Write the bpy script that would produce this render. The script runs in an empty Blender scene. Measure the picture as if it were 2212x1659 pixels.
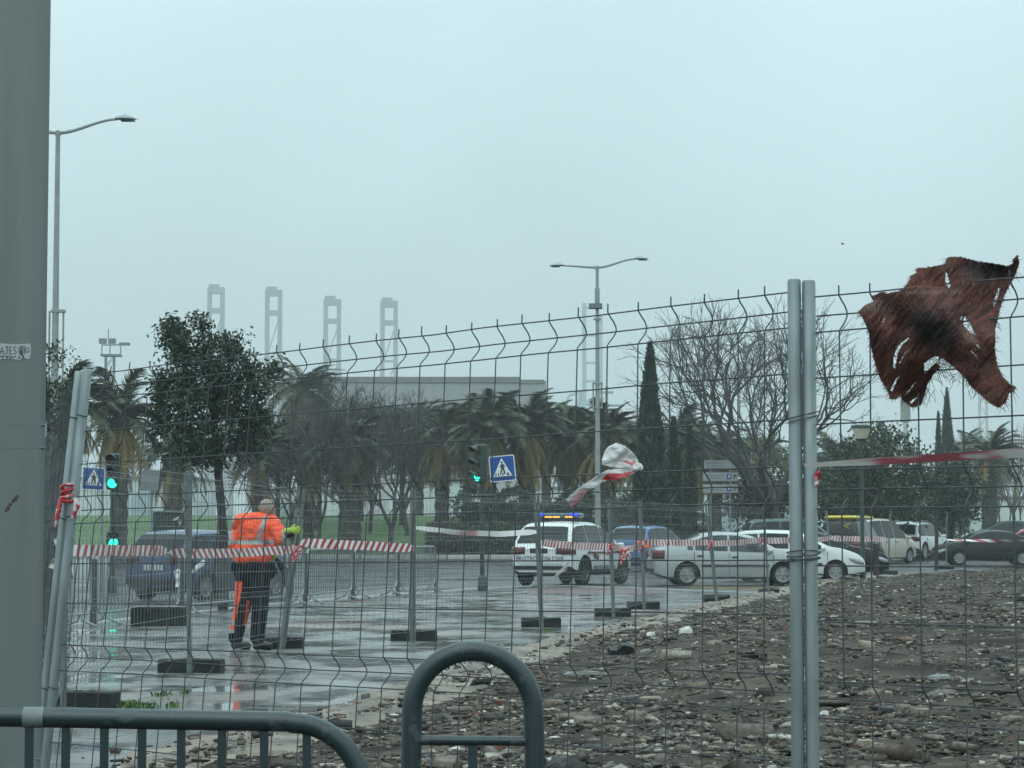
import bpy, bmesh, math, random
import numpy as np
from mathutils import Vector, Matrix, noise as mnoise
random.seed(11)
RNG = np.random.default_rng(5)
SC = bpy.context.scene
COL = SC.collection
R = math.radians
PI = math.pi

# ------------------------------------------------------------------ camera
CAMZ = 1.42
HAZE = 0.00072
CX, CY, FD = 1106.0, 829.5, 4900.0           # photograph measured at 2212 x 1659
PITCH = math.atan(317.5 / FD)
camd = bpy.data.cameras.new("camera")
camd.lens = 36.0 * FD / 2212.0
camd.sensor_width = 36.0
camd.clip_start = 0.1
camd.clip_end = 6000
cam = bpy.data.objects.new("camera", camd)
COL.objects.link(cam)
cam.location = (0, 0, CAMZ)
cam.rotation_euler = (PI / 2 + PITCH, 0, 0)
SC.camera = cam

# ------------------------------------------------------------------ sky (overcast)
world = bpy.data.worlds.new("World")
SC.world = world
world.use_nodes = True
wn, wl = world.node_tree.nodes, world.node_tree.links
wn.clear()
SUN_EL, SUN_ROT = R(52), R(200)
sky = wn.new("ShaderNodeTexSky")
sky.sky_type = 'NISHITA'
sky.sun_disc = False
sky.sun_elevation = SUN_EL
sky.sun_rotation = SUN_ROT
sky.dust_density = 4.0
wsc = wn.new("ShaderNodeVectorMath"); wsc.operation = 'SCALE'; wsc.inputs[3].default_value = 0.10
wl.new(sky.outputs[0], wsc.inputs[0])
wtc = wn.new("ShaderNodeTexCoord")
wsep = wn.new("ShaderNodeSeparateXYZ"); wl.new(wtc.outputs['Generated'], wsep.inputs[0])
wcl = wn.new("ShaderNodeClamp"); wl.new(wsep.outputs[2], wcl.inputs[0])
wma = wn.new("ShaderNodeMath"); wma.operation = 'MULTIPLY_ADD'       # overcast: brighter towards the zenith
wl.new(wcl.outputs[0], wma.inputs[0]); wma.inputs[1].default_value = 2.25; wma.inputs[2].default_value = 1.0
wno = wn.new("ShaderNodeTexNoise"); wno.inputs['Scale'].default_value = 5.5
wno.inputs['Detail'].default_value = 3.0
wl.new(wtc.outputs['Generated'], wno.inputs['Vector'])
wmr = wn.new("ShaderNodeMapRange"); wl.new(wno.outputs[0], wmr.inputs[0])
wmr.inputs[1].default_value = 0.3; wmr.inputs[2].default_value = 0.7
wmr.inputs[3].default_value = 0.92; wmr.inputs[4].default_value = 1.08
wmu = wn.new("ShaderNodeMath"); wmu.operation = 'MULTIPLY'
wl.new(wma.outputs[0], wmu.inputs[0]); wl.new(wmr.outputs[0], wmu.inputs[1])
wov = wn.new("ShaderNodeVectorMath"); wov.operation = 'SCALE'
wov.inputs[0].default_value = (0.506, 0.672, 0.706)
wl.new(wmu.outputs[0], wov.inputs[3])
wmix = wn.new("ShaderNodeMix"); wmix.data_type = 'RGBA'
wmix.inputs[0].default_value = 0.94
wl.new(wsc.outputs[0], wmix.inputs[6]); wl.new(wov.outputs[0], wmix.inputs[7])
wbg = wn.new("ShaderNodeBackground"); wbg.inputs[1].default_value = 1.0
wl.new(wmix.outputs[2], wbg.inputs[0])
wout = wn.new("ShaderNodeOutputWorld"); wl.new(wbg.outputs[0], wout.inputs[0])

sund = bpy.data.lights.new("sun", 'SUN')
sund.energy = 0.5
sund.angle = R(40)
sund.color = (1.0, 0.98, 0.94)
sun = bpy.data.objects.new("sun", sund)
COL.objects.link(sun)
sdir = Vector((math.sin(SUN_ROT) * math.cos(SUN_EL), math.cos(SUN_ROT) * math.cos(SUN_EL), math.sin(SUN_EL)))
sun.rotation_euler = sdir.to_track_quat('Z', 'Y').to_euler()

vs = SC.view_settings
vs.view_transform = 'Standard'
vs.look = 'None'
vs.exposure = 0.0
vs.gamma = 1.0
vs.use_curve_mapping = False
cy = SC.cycles
cy.max_bounces = 5
cy.diffuse_bounces = 2
cy.glossy_bounces = 3
cy.transmission_bounces = 3
cy.transparent_max_bounces = 6
cy.volume_bounces = 0
cy.caustics_reflective = False
cy.caustics_refractive = False
cy.use_denoising = True
cy.sample_clamp_indirect = 4.0

# ------------------------------------------------------------------ helpers
_u = Vector((0, -math.sin(PITCH), math.cos(PITCH)))
_f = Vector((0, math.cos(PITCH), math.sin(PITCH)))

def ray(px, py):
    return Vector(((px - CX) / FD, 0, 0)) + _u * ((CY - py) / FD) + _f

def at(px, py, Y):
    d = ray(px, py)
    t = Y / d.y
    return Vector((d.x * t, Y, CAMZ + d.z * t))

def xat(px, Y):
    return (px - CX) * Y / FD

def zat(py, Y):
    return at(CX, py, Y).z

def on_plane(px, py, p, n):
    d = ray(px, py)
    o = Vector((0, 0, CAMZ))
    t = (p - o).dot(n) / d.dot(n)
    return o + d * t

def lerp(a, b, t):
    return a + (b - a) * t

def interp(pts, x):
    if x <= pts[0][0]:
        return pts[0][1]
    for (x0, y0), (x1, y1) in zip(pts, pts[1:]):
        if x <= x1:
            return y0 + (y1 - y0) * (x - x0) / (x1 - x0)
    return pts[-1][1]

def sstep(a, b, x):
    t = min(1, max(0, (x - a) / (b - a)))
    return t * t * (3 - 2 * t)

def inpoly(x, y, poly):
    c = False
    j = len(poly) - 1
    for i in range(len(poly)):
        xi, yi = poly[i]; xj, yj = poly[j]
        if (yi > y) != (yj > y) and x < (xj - xi) * (y - yi) / (yj - yi) + xi:
            c = not c
        j = i
    return c

MATS = {}
def M(name, c, c2=None, sc=6.0, rough=0.6, r2=None, metal=0.0, bump=0.0, bsc=40.0, emit=None, es=0.0,
      spec=0.5, coat=0.0, attr=None, stretch=None, detail=4.0, lo=0.35, hi=0.65, trans=0.0):
    if name in MATS:
        return MATS[name]
    m = bpy.data.materials.new(name)
    MATS[name] = m
    m.use_nodes = True
    n, l = m.node_tree.nodes, m.node_tree.links
    b = n["Principled BSDF"]
    tc = n.new("ShaderNodeTexCoord")
    src = tc.outputs['Object']
    if stretch:
        mp = n.new("ShaderNodeMapping"); mp.inputs['Scale'].default_value = stretch
        l.new(src, mp.inputs[0]); src = mp.outputs[0]
    no = n.new("ShaderNodeTexNoise"); no.inputs['Scale'].default_value = sc; no.inputs['Detail'].default_value = detail
    l.new(src, no.inputs['Vector'])
    mr = n.new("ShaderNodeMapRange"); l.new(no.outputs[0], mr.inputs[0])
    mr.inputs[1].default_value = lo; mr.inputs[2].default_value = hi
    if c2 is None:
        c2 = tuple(x * 0.8 for x in c)
    mx = n.new("ShaderNodeMix"); mx.data_type = 'RGBA'
    l.new(mr.outputs[0], mx.inputs[0])
    if attr:
        at_ = n.new("ShaderNodeVertexColor"); at_.layer_name = attr
        vm = n.new("ShaderNodeMix"); vm.data_type = 'RGBA'; vm.blend_type = 'MULTIPLY'
        vm.inputs[0].default_value = 1.0
        mx.inputs[6].default_value = (*c, 1); mx.inputs[7].default_value = (*c2, 1)
        l.new(at_.outputs[0], vm.inputs[6]); l.new(mx.outputs[2], vm.inputs[7])
        l.new(vm.outputs[2], b.inputs['Base Color'])
    else:
        mx.inputs[6].default_value = (*c, 1); mx.inputs[7].default_value = (*c2, 1)
        l.new(mx.outputs[2], b.inputs['Base Color'])
    b.inputs['Roughness'].default_value = rough
    if r2 is not None:
        rr = n.new("ShaderNodeMapRange"); l.new(no.outputs[0], rr.inputs[0])
        rr.inputs[1].default_value = lo; rr.inputs[2].default_value = hi
        rr.inputs[3].default_value = rough; rr.inputs[4].default_value = r2
        l.new(rr.outputs[0], b.inputs['Roughness'])
    b.inputs['Metallic'].default_value = metal
    b.inputs['Specular IOR Level'].default_value = spec
    b.inputs['Coat Weight'].default_value = coat
    b.inputs['Coat Roughness'].default_value = 0.06
    if trans:
        b.inputs['Transmission Weight'].default_value = trans
    if bump:
        bn = n.new("ShaderNodeTexNoise"); bn.inputs['Scale'].default_value = bsc; bn.inputs['Detail'].default_value = 3
        l.new(src, bn.inputs['Vector'])
        bp = n.new("ShaderNodeBump"); bp.inputs['Strength'].default_value = bump
        bp.inputs['Distance'].default_value = 0.02
        l.new(bn.outputs[0], bp.inputs['Height']); l.new(bp.outputs[0], b.inputs['Normal'])
    if emit:
        b.inputs['Emission Color'].default_value = (*emit, 1)
        b.inputs['Emission Strength'].default_value = es
    return m

class MB:
    def __init__(s):
        s.v = []; s.f = []; s.m = []; s.col = None; s.uv = None
    def add(s, vs_, fs, mi=0):
        o = len(s.v)
        s.v += [tuple(p) for p in vs_]
        s.f += [tuple(i + o for i in f) for f in fs]
        s.m += [mi] * len(fs)
        return s
    def box(s, c, d, rot=None, mi=0):
        c = Vector(c); x, y, z = d[0] / 2, d[1] / 2, d[2] / 2
        p = [Vector((i * x, j * y, k * z)) for k in (-1, 1) for j in (-1, 1) for i in (-1, 1)]
        if rot is not None:
            p = [rot @ q for q in p]
        return s.add([c + q for q in p], [(0, 2, 3, 1), (4, 5, 7, 6), (0, 1, 5, 4), (2, 6, 7, 3), (0, 4, 6, 2), (1, 3, 7, 5)], mi)
    def bbox(s, c, d, b=0.02, rot=None, mi=0):      # bevelled box
        c = Vector(c); x, y, z = d[0] / 2, d[1] / 2, d[2] / 2
        b = min(b, x * .9, y * .9, z * .9)
        ring = []
        for zz, ins in ((-z, b), (-z + b, 0), (z - b, 0), (z, b)):
            X, Y = x - ins, y - ins
            k = b * .7
            ring.append([(X - k, -Y, zz), (X, -Y + k, zz), (X, Y - k, zz), (X - k, Y, zz), (-X + k, Y, zz), (-X, Y - k, zz), (-X, -Y + k, zz), (-X + k, -Y, zz)])
        vs_ = [Vector(q) for r_ in ring for q in r_]
        if rot is not None:
            vs_ = [rot @ q for q in vs_]
        fs = [tuple(range(7, -1, -1)), tuple(range(24, 32))]
        for k in range(3):
            for i in range(8):
                fs.append((k * 8 + i, k * 8 + (i + 1) % 8, k * 8 + 8 + (i + 1) % 8, k * 8 + 8 + i))
        return s.add([c + q for q in vs_], fs, mi)
    def tube(s, pts, r, n=8, mi=0, cap=True, closed=False):
        pts = [Vector(p) for p in pts]
        N = len(pts)
        rs = r if isinstance(r, (list, tuple)) else [r] * N
        vs_ = []
        up = None
        for i, p in enumerate(pts):
            if closed:
                t = pts[(i + 1) % N] - pts[i - 1]
            else:
                t = pts[min(i + 1, N - 1)] - pts[max(i - 1, 0)]
            t = t.normalized() if t.length > 1e-9 else Vector((0, 0, 1))
            if up is None:
                a = Vector((0, 0, 1)) if abs(t.z) < .9 else Vector((1, 0, 0))
                up = (a - t * a.dot(t)).normalized()
            else:
                up = up - t * up.dot(t)
                up = up.normalized() if up.length > 1e-6 else t.orthogonal().normalized()
            b = t.cross(up)
            for k in range(n):
                a = 2 * PI * k / n
                vs_.append(p + (up * math.cos(a) + b * math.sin(a)) * rs[i])
        fs = []
        M_ = N if closed else N - 1
        for i in range(M_):
            j = (i + 1) % N
            for k in range(n):
                fs.append((i * n + k, i * n + (k + 1) % n, j * n + (k + 1) % n, j * n + k))
        if cap and not closed:
            fs.append(tuple(range(n - 1, -1, -1)))
            fs.append(tuple((N - 1) * n + k for k in range(n)))
        return s.add(vs_, fs, mi)
    def lathe(s, prof, n=16, mat=None, mi=0, cap=True):
        vs_ = []
        for r_, z in prof:
            for k in range(n):
                a = 2 * PI * k / n
                vs_.append(Vector((r_ * math.cos(a), r_ * math.sin(a), z)))
        if mat is not None:
            vs_ = [mat @ q for q in vs_]
        fs = []
        for i in range(len(prof) - 1):
            for k in range(n):
                fs.append((i * n + k, i * n + (k + 1) % n, (i + 1) * n + (k + 1) % n, (i + 1) * n + k))
        if cap:
            fs.append(tuple(range(n - 1, -1, -1)))
            fs.append(tuple((len(prof) - 1) * n + k for k in range(n)))
        return s.add(vs_, fs, mi)
    def plate(s, poly, p, ux, uy, th, mi=0):         # flat polygon with thickness
        nrm = ux.cross(uy).normalized()
        a = [p + ux * x + uy * y for x, y in poly]
        b = [q - nrm * th for q in a]
        k = len(a)
        fs = [tuple(range(k)), tuple(range(2 * k - 1, k - 1, -1))]
        fs += [(i, i + k, (i + 1) % k + k, (i + 1) % k) for i in range(k)]
        return s.add(a + b, fs, mi)
    def grid(s, fn, nu, nv, mi=0):
        vs_ = [fn(i / nu, j / nv) for j in range(nv + 1) for i in range(nu + 1)]
        fs = [(j * (nu + 1) + i, j * (nu + 1) + i + 1, (j + 1) * (nu + 1) + i + 1, (j + 1) * (nu + 1) + i) for j in range(nv) for i in range(nu)]
        return s.add(vs_, fs, mi)
    def mesh(s, name, mats, smooth=False, ang=40):
        me = bpy.data.meshes.new(name)
        me.from_pydata(s.v, [], s.f)
        for m in (mats if isinstance(mats, (list, tuple)) else [mats]):
            me.materials.append(m)
        if any(s.m):
            me.polygons.foreach_set('material_index', s.m)
        if smooth:
            me.polygons.foreach_set('use_smooth', [True] * len(me.polygons))
            me.set_sharp_from_angle(angle=R(ang))
        if s.col:
            ca = me.color_attributes.new("Col", 'FLOAT_COLOR', 'POINT')
            ca.data.foreach_set('color', [x for c in s.col for x in (*c, 1)])
        if s.uv:
            ul = me.uv_layers.new(name="UVMap")
            li = [0] * len(me.loops); me.loops.foreach_get('vertex_index', li)
            ul.data.foreach_set('uv', [x for i in li for x in s.uv[i]])
        me.update()
        return me
    def build(s, name, mats, parent=None, smooth=False, ang=40):
        return obj(name, s.mesh(name, mats, smooth, ang), parent)

def obj(name, me, parent=None):
    o = bpy.data.objects.new(name, me)
    COL.objects.link(o)
    if parent is not None:
        o.parent = parent
    return o

def tag(o, label, cat, group=None):
    o['label'] = label; o['category'] = cat
    if group:
        o['group'] = group
    return o

def struct(o):
    o['kind'] = 'structure'
    return o

def stuff(o, label=None, cat=None):
    o['kind'] = 'stuff'
    if label:
        o['label'] = label; o['category'] = cat
    return o

def thing(name, label, cat, loc=(0, 0, 0), rz=0.0, group=None):
    o = bpy.data.objects.new(name, None)
    COL.objects.link(o)
    o.empty_display_size = 0.2
    o.location = loc
    o.rotation_euler = (0, 0, rz)
    return tag(o, label, cat, group)

def RZ(a):
    return Matrix.Rotation(a, 3, 'Z')

def align(d):            # 4x4 rotation taking +Z to d
    return Vector(d).to_track_quat('Z', 'Y').to_matrix().to_4x4()

# ------------------------------------------------------------------ materials
ASPH = M('wet_asphalt', (0.060, 0.064, 0.066), (0.036, 0.039, 0.042), sc=.35, rough=.16, r2=.42, bump=.25, bsc=8, spec=.5)
GALV = M('galvanised_steel', (0.30, 0.335, 0.345), (0.20, 0.235, 0.245), sc=14, rough=.42, r2=.55, metal=.55, stretch=(1, 1, .25))
WIRE = M('wire_steel', (0.045, 0.05, 0.056), (0.085, 0.09, 0.095), sc=25, rough=.6, spec=.3)
GALVD = M('weathered_galvanised_steel', (0.17, 0.19, 0.19), (0.11, 0.125, 0.125), sc=6, rough=.5, metal=.3)
WIREF = M('far_wire_steel', (0.12, 0.13, 0.14), (0.19, 0.20, 0.20), sc=5, rough=.5, metal=.3)
RUBBER = M('black_rubber_block', (0.012, 0.015, 0.015), (0.026, 0.029, 0.028), sc=12, rough=.5, r2=.75, spec=.25, bump=.3, bsc=30)
RAILM = M('dark_green_grey_paint', (0.022, 0.038, 0.042), (0.055, 0.070, 0.071), sc=16, rough=.22, r2=.6, bump=.12, bsc=240, lo=.60, hi=.68, detail=6)
DARKG = M('dark_green_paint', (0.018, 0.036, 0.028), (0.026, 0.046, 0.036), sc=9, rough=.4)
GREYP = M('grey_pole_paint', (0.30, 0.32, 0.31), (0.24, 0.26, 0.25), sc=3, rough=.5)
BLACKP = M('black_plastic', (0.012, 0.013, 0.014), (0.02, 0.02, 0.021), sc=8, rough=.5, spec=.25)
WHITEP = M('white_paint', (0.74, 0.76, 0.76), (0.66, 0.69, 0.69), sc=3, rough=.4)
KERBM = M('kerb_concrete', (0.33, 0.33, 0.31), (0.24, 0.25, 0.24), sc=2.5, rough=.4, bump=.2, bsc=20)
GRASS = M('lawn_grass', (0.070, 0.135, 0.032), (0.045, 0.095, 0.026), sc=1.2, rough=.85, bump=.8, bsc=30)
BARK = M('grey_bark', (0.075, 0.066, 0.058), (0.045, 0.041, 0.038), sc=9, rough=.8, bump=.5, bsc=24, stretch=(1, 1, .3))
BARKD = M('dark_bark', (0.035, 0.027, 0.024), (0.022, 0.018, 0.017), sc=9, rough=.75, bump=.5, bsc=24, stretch=(1, 1, .3))
PTRUNK = M('palm_trunk_bark', (0.085, 0.075, 0.062), (0.04, 0.037, 0.034), sc=5, rough=.85, bump=1.0, bsc=9)
TWIG = M('bare_twig', (0.060, 0.055, 0.052), (0.085, 0.077, 0.07), sc=3, rough=.7)
LEAFD = M('dark_glossy_leaf', (0.013, 0.030, 0.017), (0.032, 0.060, 0.028), sc=2.4, rough=.42, spec=.35, lo=.3, hi=.7)
LEAFM = M('mid_green_leaf', (0.026, 0.048, 0.022), (0.050, 0.080, 0.034), sc=1.6, rough=.55, spec=.3, lo=.3, hi=.7)
LEAFH = M('hedge_leaf', (0.026, 0.056, 0.022), (0.054, 0.095, 0.038), sc=1.0, rough=.55, lo=.3, hi=.7)
LEAFK = M('dark_shrub_leaf', (0.015, 0.032, 0.020), (0.034, 0.058, 0.032), sc=1.0, rough=.5, lo=.3, hi=.7)
CYPR = M('cypress_leaf', (0.014, 0.034, 0.022), (0.030, 0.056, 0.034), sc=1.3, rough=.65, lo=.3, hi=.7)
FROND = M('palm_frond_leaf', (0.046, 0.060, 0.034), (0.074, 0.086, 0.046), sc=.8, rough=.6, spec=.25, lo=.3, hi=.7)
FRONDD = M('dry_palm_frond', (0.27, 0.19, 0.07), (0.13, 0.10, 0.045), sc=.7, rough=.8, spec=.15, lo=.3, hi=.7)
GLASS = M('dark_window_glass', (0.016, 0.021, 0.022), (0.008, 0.011, 0.012), sc=1.2, rough=.06, spec=.32)
GLASSP = M('pale_window_glass', (0.055, 0.075, 0.075), (0.012, 0.016, 0.018), sc=2.6, rough=.06, spec=.35, lo=.42, hi=.58)
TYRE = M('tyre_rubber', (0.010, 0.010, 0.011), (0.016, 0.016, 0.016), sc=10, rough=.7, spec=.2)
RIM = M('alloy_rim', (0.30, 0.315, 0.32), (0.20, 0.21, 0.215), sc=8, rough=.35, metal=.15)
RIMD = M('dark_rim', (0.05, 0.052, 0.055), (0.09, 0.092, 0.095), sc=8, rough=.35, metal=.6)
REDL = M('red_lamp_glass', (0.13, 0.008, 0.012), (0.07, 0.006, 0.01), sc=8, rough=.12)
CLEARL = M('clear_lamp_glass', (0.42, 0.46, 0.47), (0.25, 0.28, 0.29), sc=14, rough=.08)
PLATE = M('number_plate', (0.62, 0.64, 0.63), (0.55, 0.57, 0.56), sc=8, rough=.3)
PLATEK = M('plate_lettering', (0.03, 0.03, 0.035), sc=8, rough=.5)

# ------------------------------------------------------------------ ground, pavement, road
def road_z(x, y):
    return -0.03 + 0.30 * sstep(82, 122, y)

ys = [-25, 0, 20, 40, 60, 75] + [80 + 3 * i for i in range(18)] + [150, 220, 400, 800, 1420]
xs = [-640, -200, -60, -20, 0, 20, 60, 200, 640]
g = MB()
g.v = [(x, y, road_z(x, y)) for y in ys for x in xs]
nx = len(xs)
g.f = [(j * nx + i, j * nx + i + 1, (j + 1) * nx + i + 1, (j + 1) * nx + i) for j in range(len(ys) - 1) for i in range(nx - 1)]
g.m = [0] * len(g.f)
struct(g.build('road', ASPH, smooth=True))

# edge between the paving and the rubble field
EDGE = [(-15, -7.9), (0, -4.85), (13.6, -2.15), (16.8, -1.3), (27.5, .36), (40, 3.2), (54, 6.6), (64, 8.9), (82, 18.5), (96, 26), (112, 36)]
def edge_x(y):
    return interp(EDGE, y) + .22 * mnoise.noise((y * .35, 3.1, 0)) + .07 * mnoise.noise((y * 1.9, 9.1, 0))

# paving slab material : wet grey flags with a reddish band and standing water
def pavement_mat():
    m = bpy.data.materials.new('wet_paving'); m.use_nodes = True
    n, l = m.node_tree.nodes, m.node_tree.links
    b = n["Principled BSDF"]
    ge = n.new("ShaderNodeNewGeometry")
    def noise(sc_, det):
        q = n.new("ShaderNodeTexNoise"); q.inputs['Scale'].default_value = sc_; q.inputs['Detail'].default_value = det
        l.new(ge.outputs['Position'], q.inputs['Vector']); return q
    big, red, tone, fine = noise(.75, 7), noise(.20, 2), noise(1.1, 4), noise(9.0, 4)
    def rng(src, a, b_, c, d):
        q = n.new("ShaderNodeMapRange"); l.new(src, q.inputs[0])
        for k_, v_ in enumerate((a, b_, c, d)):
            q.inputs[k_ + 1].default_value = v_
        return q.outputs[0]
    t = n.new("ShaderNodeMix"); t.data_type = 'RGBA'; l.new(rng(tone.outputs[0], .35, .65, 0, 1), t.inputs[0])
    t.inputs[6].default_value = (0.19, 0.192, 0.182, 1); t.inputs[7].default_value = (0.115, 0.118, 0.113, 1)
    mx = n.new("ShaderNodeMix"); mx.data_type = 'RGBA'
    l.new(rng(red.outputs[0], .57, .62, 0, .5), mx.inputs[0]); l.new(t.outputs[2], mx.inputs[6]); mx.inputs[7].default_value = (0.20, 0.11, 0.095, 1)
    l.new(mx.outputs[2], b.inputs['Base Color'])
    l.new(rng(big.outputs[0], .42, .57, .31, .05), b.inputs['Roughness'])
    bp = n.new("ShaderNodeBump"); bp.inputs['Distance'].default_value = .01
    l.new(rng(big.outputs[0], .40, .58, .22, .04), bp.inputs['Strength']); l.new(fine.outputs[0], bp.inputs['Height'])
    l.new(bp.outputs[0], b.inputs['Normal'])
    b.inputs['Specular IOR Level'].default_value = .55
    return m
PAVE = pavement_mat()
PAVEDGE = [(-17.5, -15), (-14, 0), (-7.6, 30), (-6.7, 34), (-4.75, 43.8), (-3.7, 47.6), (-2.5, 51.6), (-1.2, 55.2), (.2, 58.0), (1.4, 58.9), (2.6, 57.6), (3.6, 55.7), (5.0, 53.4), (6.3, 51.4)]
inner = [(7.0, 51.2), (3.8, 40), (1.0, 27.5), (-.6, 16.8), (-4.2, 0), (-7.2, -15)]
poly = PAVEDGE + inner
m_ = MB()
k = len(poly)
m_.add([(x, y, 0) for x, y in poly] + [(x, y, -.25) for x, y in poly],
       [tuple(range(k - 1, -1, -1))] + [(i, (i + 1) % k, (i + 1) % k + k, i + k) for i in range(k)])
pav = struct(m_.build('pavement', M('paving_joint', (0.06, 0.062, 0.058), (0.04, 0.042, 0.04), sc=3, rough=.3)))
# paving flags, each laid a touch out of level
TS = .4
flag_mesh = MB().bbox((0, 0, 0), (TS - .008, TS - .008, .02), .003).mesh('paving_flag', PAVE)
_rt = random.Random(3); flags = []
_ca, _sa = math.cos(R(-13)), math.sin(R(-13))
for i in range(-70, 60):
    for j in range(14, 170):
        x, y = _ca * i * TS - _sa * j * TS, _sa * i * TS + _ca * j * TS
        if y < 9 or y > 59.5 or abs(x) > .2257 * y + 1.0 or not inpoly(x, y, poly) or x > edge_x(y) + .5:
            continue
        if not all(inpoly(x + dx, y + dy, poly) for dx in (-.28, .28) for dy in (-.28, .28)):
            continue
        flags.append((y, x, _rt.gauss(0, .010), _rt.gauss(0, .007), _rt.uniform(-.0015, .002)))
flags.sort()
rest = MB(); _bv = [Vector(v.co) for v in flag_mesh.vertices]; _bf = [tuple(p.vertices) for p in flag_mesh.polygons]
_k = 0
for (y, x, tx, ty_, dz) in flags:
    if _k < 300 and y > 13.2:
        _k += 1
        o = obj('paving_flag', flag_mesh, pav); o.location = (x, y, -.006 + dz); o.rotation_euler = (tx, ty_, R(-13))
    else:
        rm_ = Matrix.Translation((x, y, -.006 + dz)) @ (RZ(R(-13)) @ Matrix.Rotation(ty_, 3, 'Y') @ Matrix.Rotation(tx, 3, 'X')).to_4x4()
        rest.add([rm_ @ q_ for q_ in _bv], _bf)
stuff(rest.build('paving_flags', PAVE, pav))
# kerb stones along the paving edge, each stone its own piece
kerb = bpy.data.objects.new('kerb', None); COL.objects.link(kerb); struct(kerb)
def polyline_walk(pts, step):
    out = []; d = 0
    for (x0, y0), (x1, y1) in zip(pts, pts[1:]):
        L_ = math.hypot(x1 - x0, y1 - y0)
        while d < L_:
            out.append((x0 + (x1 - x0) * d / L_, y0 + (y1 - y0) * d / L_, math.atan2(y1 - y0, x1 - x0)))
            d += step
        d -= L_
    return out
ks = MB().bbox((0, 0, 0), (.985, .16, .30), .018).mesh('kerb_stone', KERBM)
for x, y, a in polyline_walk(PAVEDGE[2:], 1.0):
    o = obj('kerb_stone', ks, kerb)
    o.location = (x + .5 * math.cos(a) - .085 * math.sin(a) * 1, y + .5 * math.sin(a) + .085 * math.cos(a), -.15 + .012)
    o.rotation_euler = (0, 0, a)
# red tactile paving at the crossing
red = MB()
REDT = M('red_tactile_tile', (0.17, 0.085, 0.075), (0.12, 0.07, 0.065), sc=3, rough=.14, r2=.35, bump=.3, bsc=60)
cross = bpy.data.objects.new('crossing_paving', None); COL.objects.link(cross); struct(cross)
tl = MB().bbox((0, 0, 0), (.392, .392, .012), .004).mesh('tile', REDT)
for i in range(8):
    for j in range(16):
        if (i + j * 3) % 29 == 5:
            continue
        x = .55 + .4 * i; y = 51.0 + .4 * j
        if y > 57.0 - abs(x - 1.4) * .9 or y < 51.4 + .15 * math.sin(i):
            continue
        o = obj('tile', tl, cross); o.location = (x, y, .006)
# yellow road lines and white edge lines on the wet road
YEL = M('yellow_road_paint', (0.52, 0.36, 0.04), (0.34, 0.24, 0.05), sc=1.5, rough=.7, spec=.1)
WLN = M('white_road_paint', (0.62, 0.63, 0.62), (0.42, 0.43, 0.43), sc=1.3, rough=.5)
def line(name, a, b, w, mat, z=.004):
    a, b = Vector((*a, 0)), Vector((*b, 0))
    n_ = (b - a).cross(Vector((0, 0, 1))).normalized() * w / 2
    N = 12
    mm = MB()
    mm.grid(lambda u, v: (lambda p: (p.x, p.y, road_z(p.x, p.y) + z))(a.lerp(b, u) + n_ * (2 * v - 1)), N, 1)
    return struct(mm.build(name, mat))
for a, b in (((3.9, 61.5), (9.0, 52.6)), ((4.6, 58.6), (7.4, 53.0)), ((5.6, 61.0), (10.2, 55.2)), ((4.2, 60.2), (6.9, 60.8))):
    line('yellow_line', a, b, .2, YEL)
for a, b in (((-30, 68), (-2, 86)), ((-26, 50), (-8, 62)), ((-2, 86), (0.4, 88)), ((4.5, 66.5), (7.5, 66.2)), ((9.5, 86), (22, 88)), ((12, 92), (26, 93))):
    line('white_line', a, b, .16, WLN)

# rubble field
def rub_h(x, y):
    s = x - edge_x(y)
    h = .03 + .17 * sstep(.3, 2.6, s) + .09 * sstep(3, 9, s)
    h += .10 * sstep(.5, 3, s) * mnoise.fractal((x * .55, y * .55, 2.2), 1.0, 2.0, 3)
    h += .035 * mnoise.fractal((x * 2.3, y * 2.3, 5.2), 1.0, 2.0, 3)
    return max(h, .012)
DIRT = M('wet_dark_soil', (0.078, 0.060, 0.045), (0.024, 0.020, 0.017), sc=1.3, rough=.75, r2=.95, bump=1.0, bsc=26, detail=8, spec=.15)
tv, tf = [], []
ty = [-14 + i * 1.0 for i in range(24)] + [10 + .22 * i for i in range(90)] + [30 + .5 * i for i in range(76)] + [68 + 1.2 * i for i in range(36)]
ts = [0, .08, .2, .35, .55, .8, 1.05, 1.3, 1.6, 1.9, 2.2, 2.5, 2.85, 3.2, 3.6, 4, 4.5, 5, 5.6, 6.2, 7, 8, 9.5, 12, 16, 22, 30]
for y in ty:
    ex = edge_x(y)
    for s in ts:
        x = ex + s
        tv.append((x, y, rub_h(x, y) if s > 0 else -.06))
nx = len(ts)
tf = [(j * nx + i, j * nx + i + 1, (j + 1) * nx + i + 1, (j + 1) * nx + i) for j in range(len(ty) - 1) for i in range(nx - 1)]
rb = MB(); rb.v, rb.f, rb.m = tv, tf, [0] * len(tf)
struct(rb.build('rubble_ground', DIRT, smooth=True, ang=70))

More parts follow.
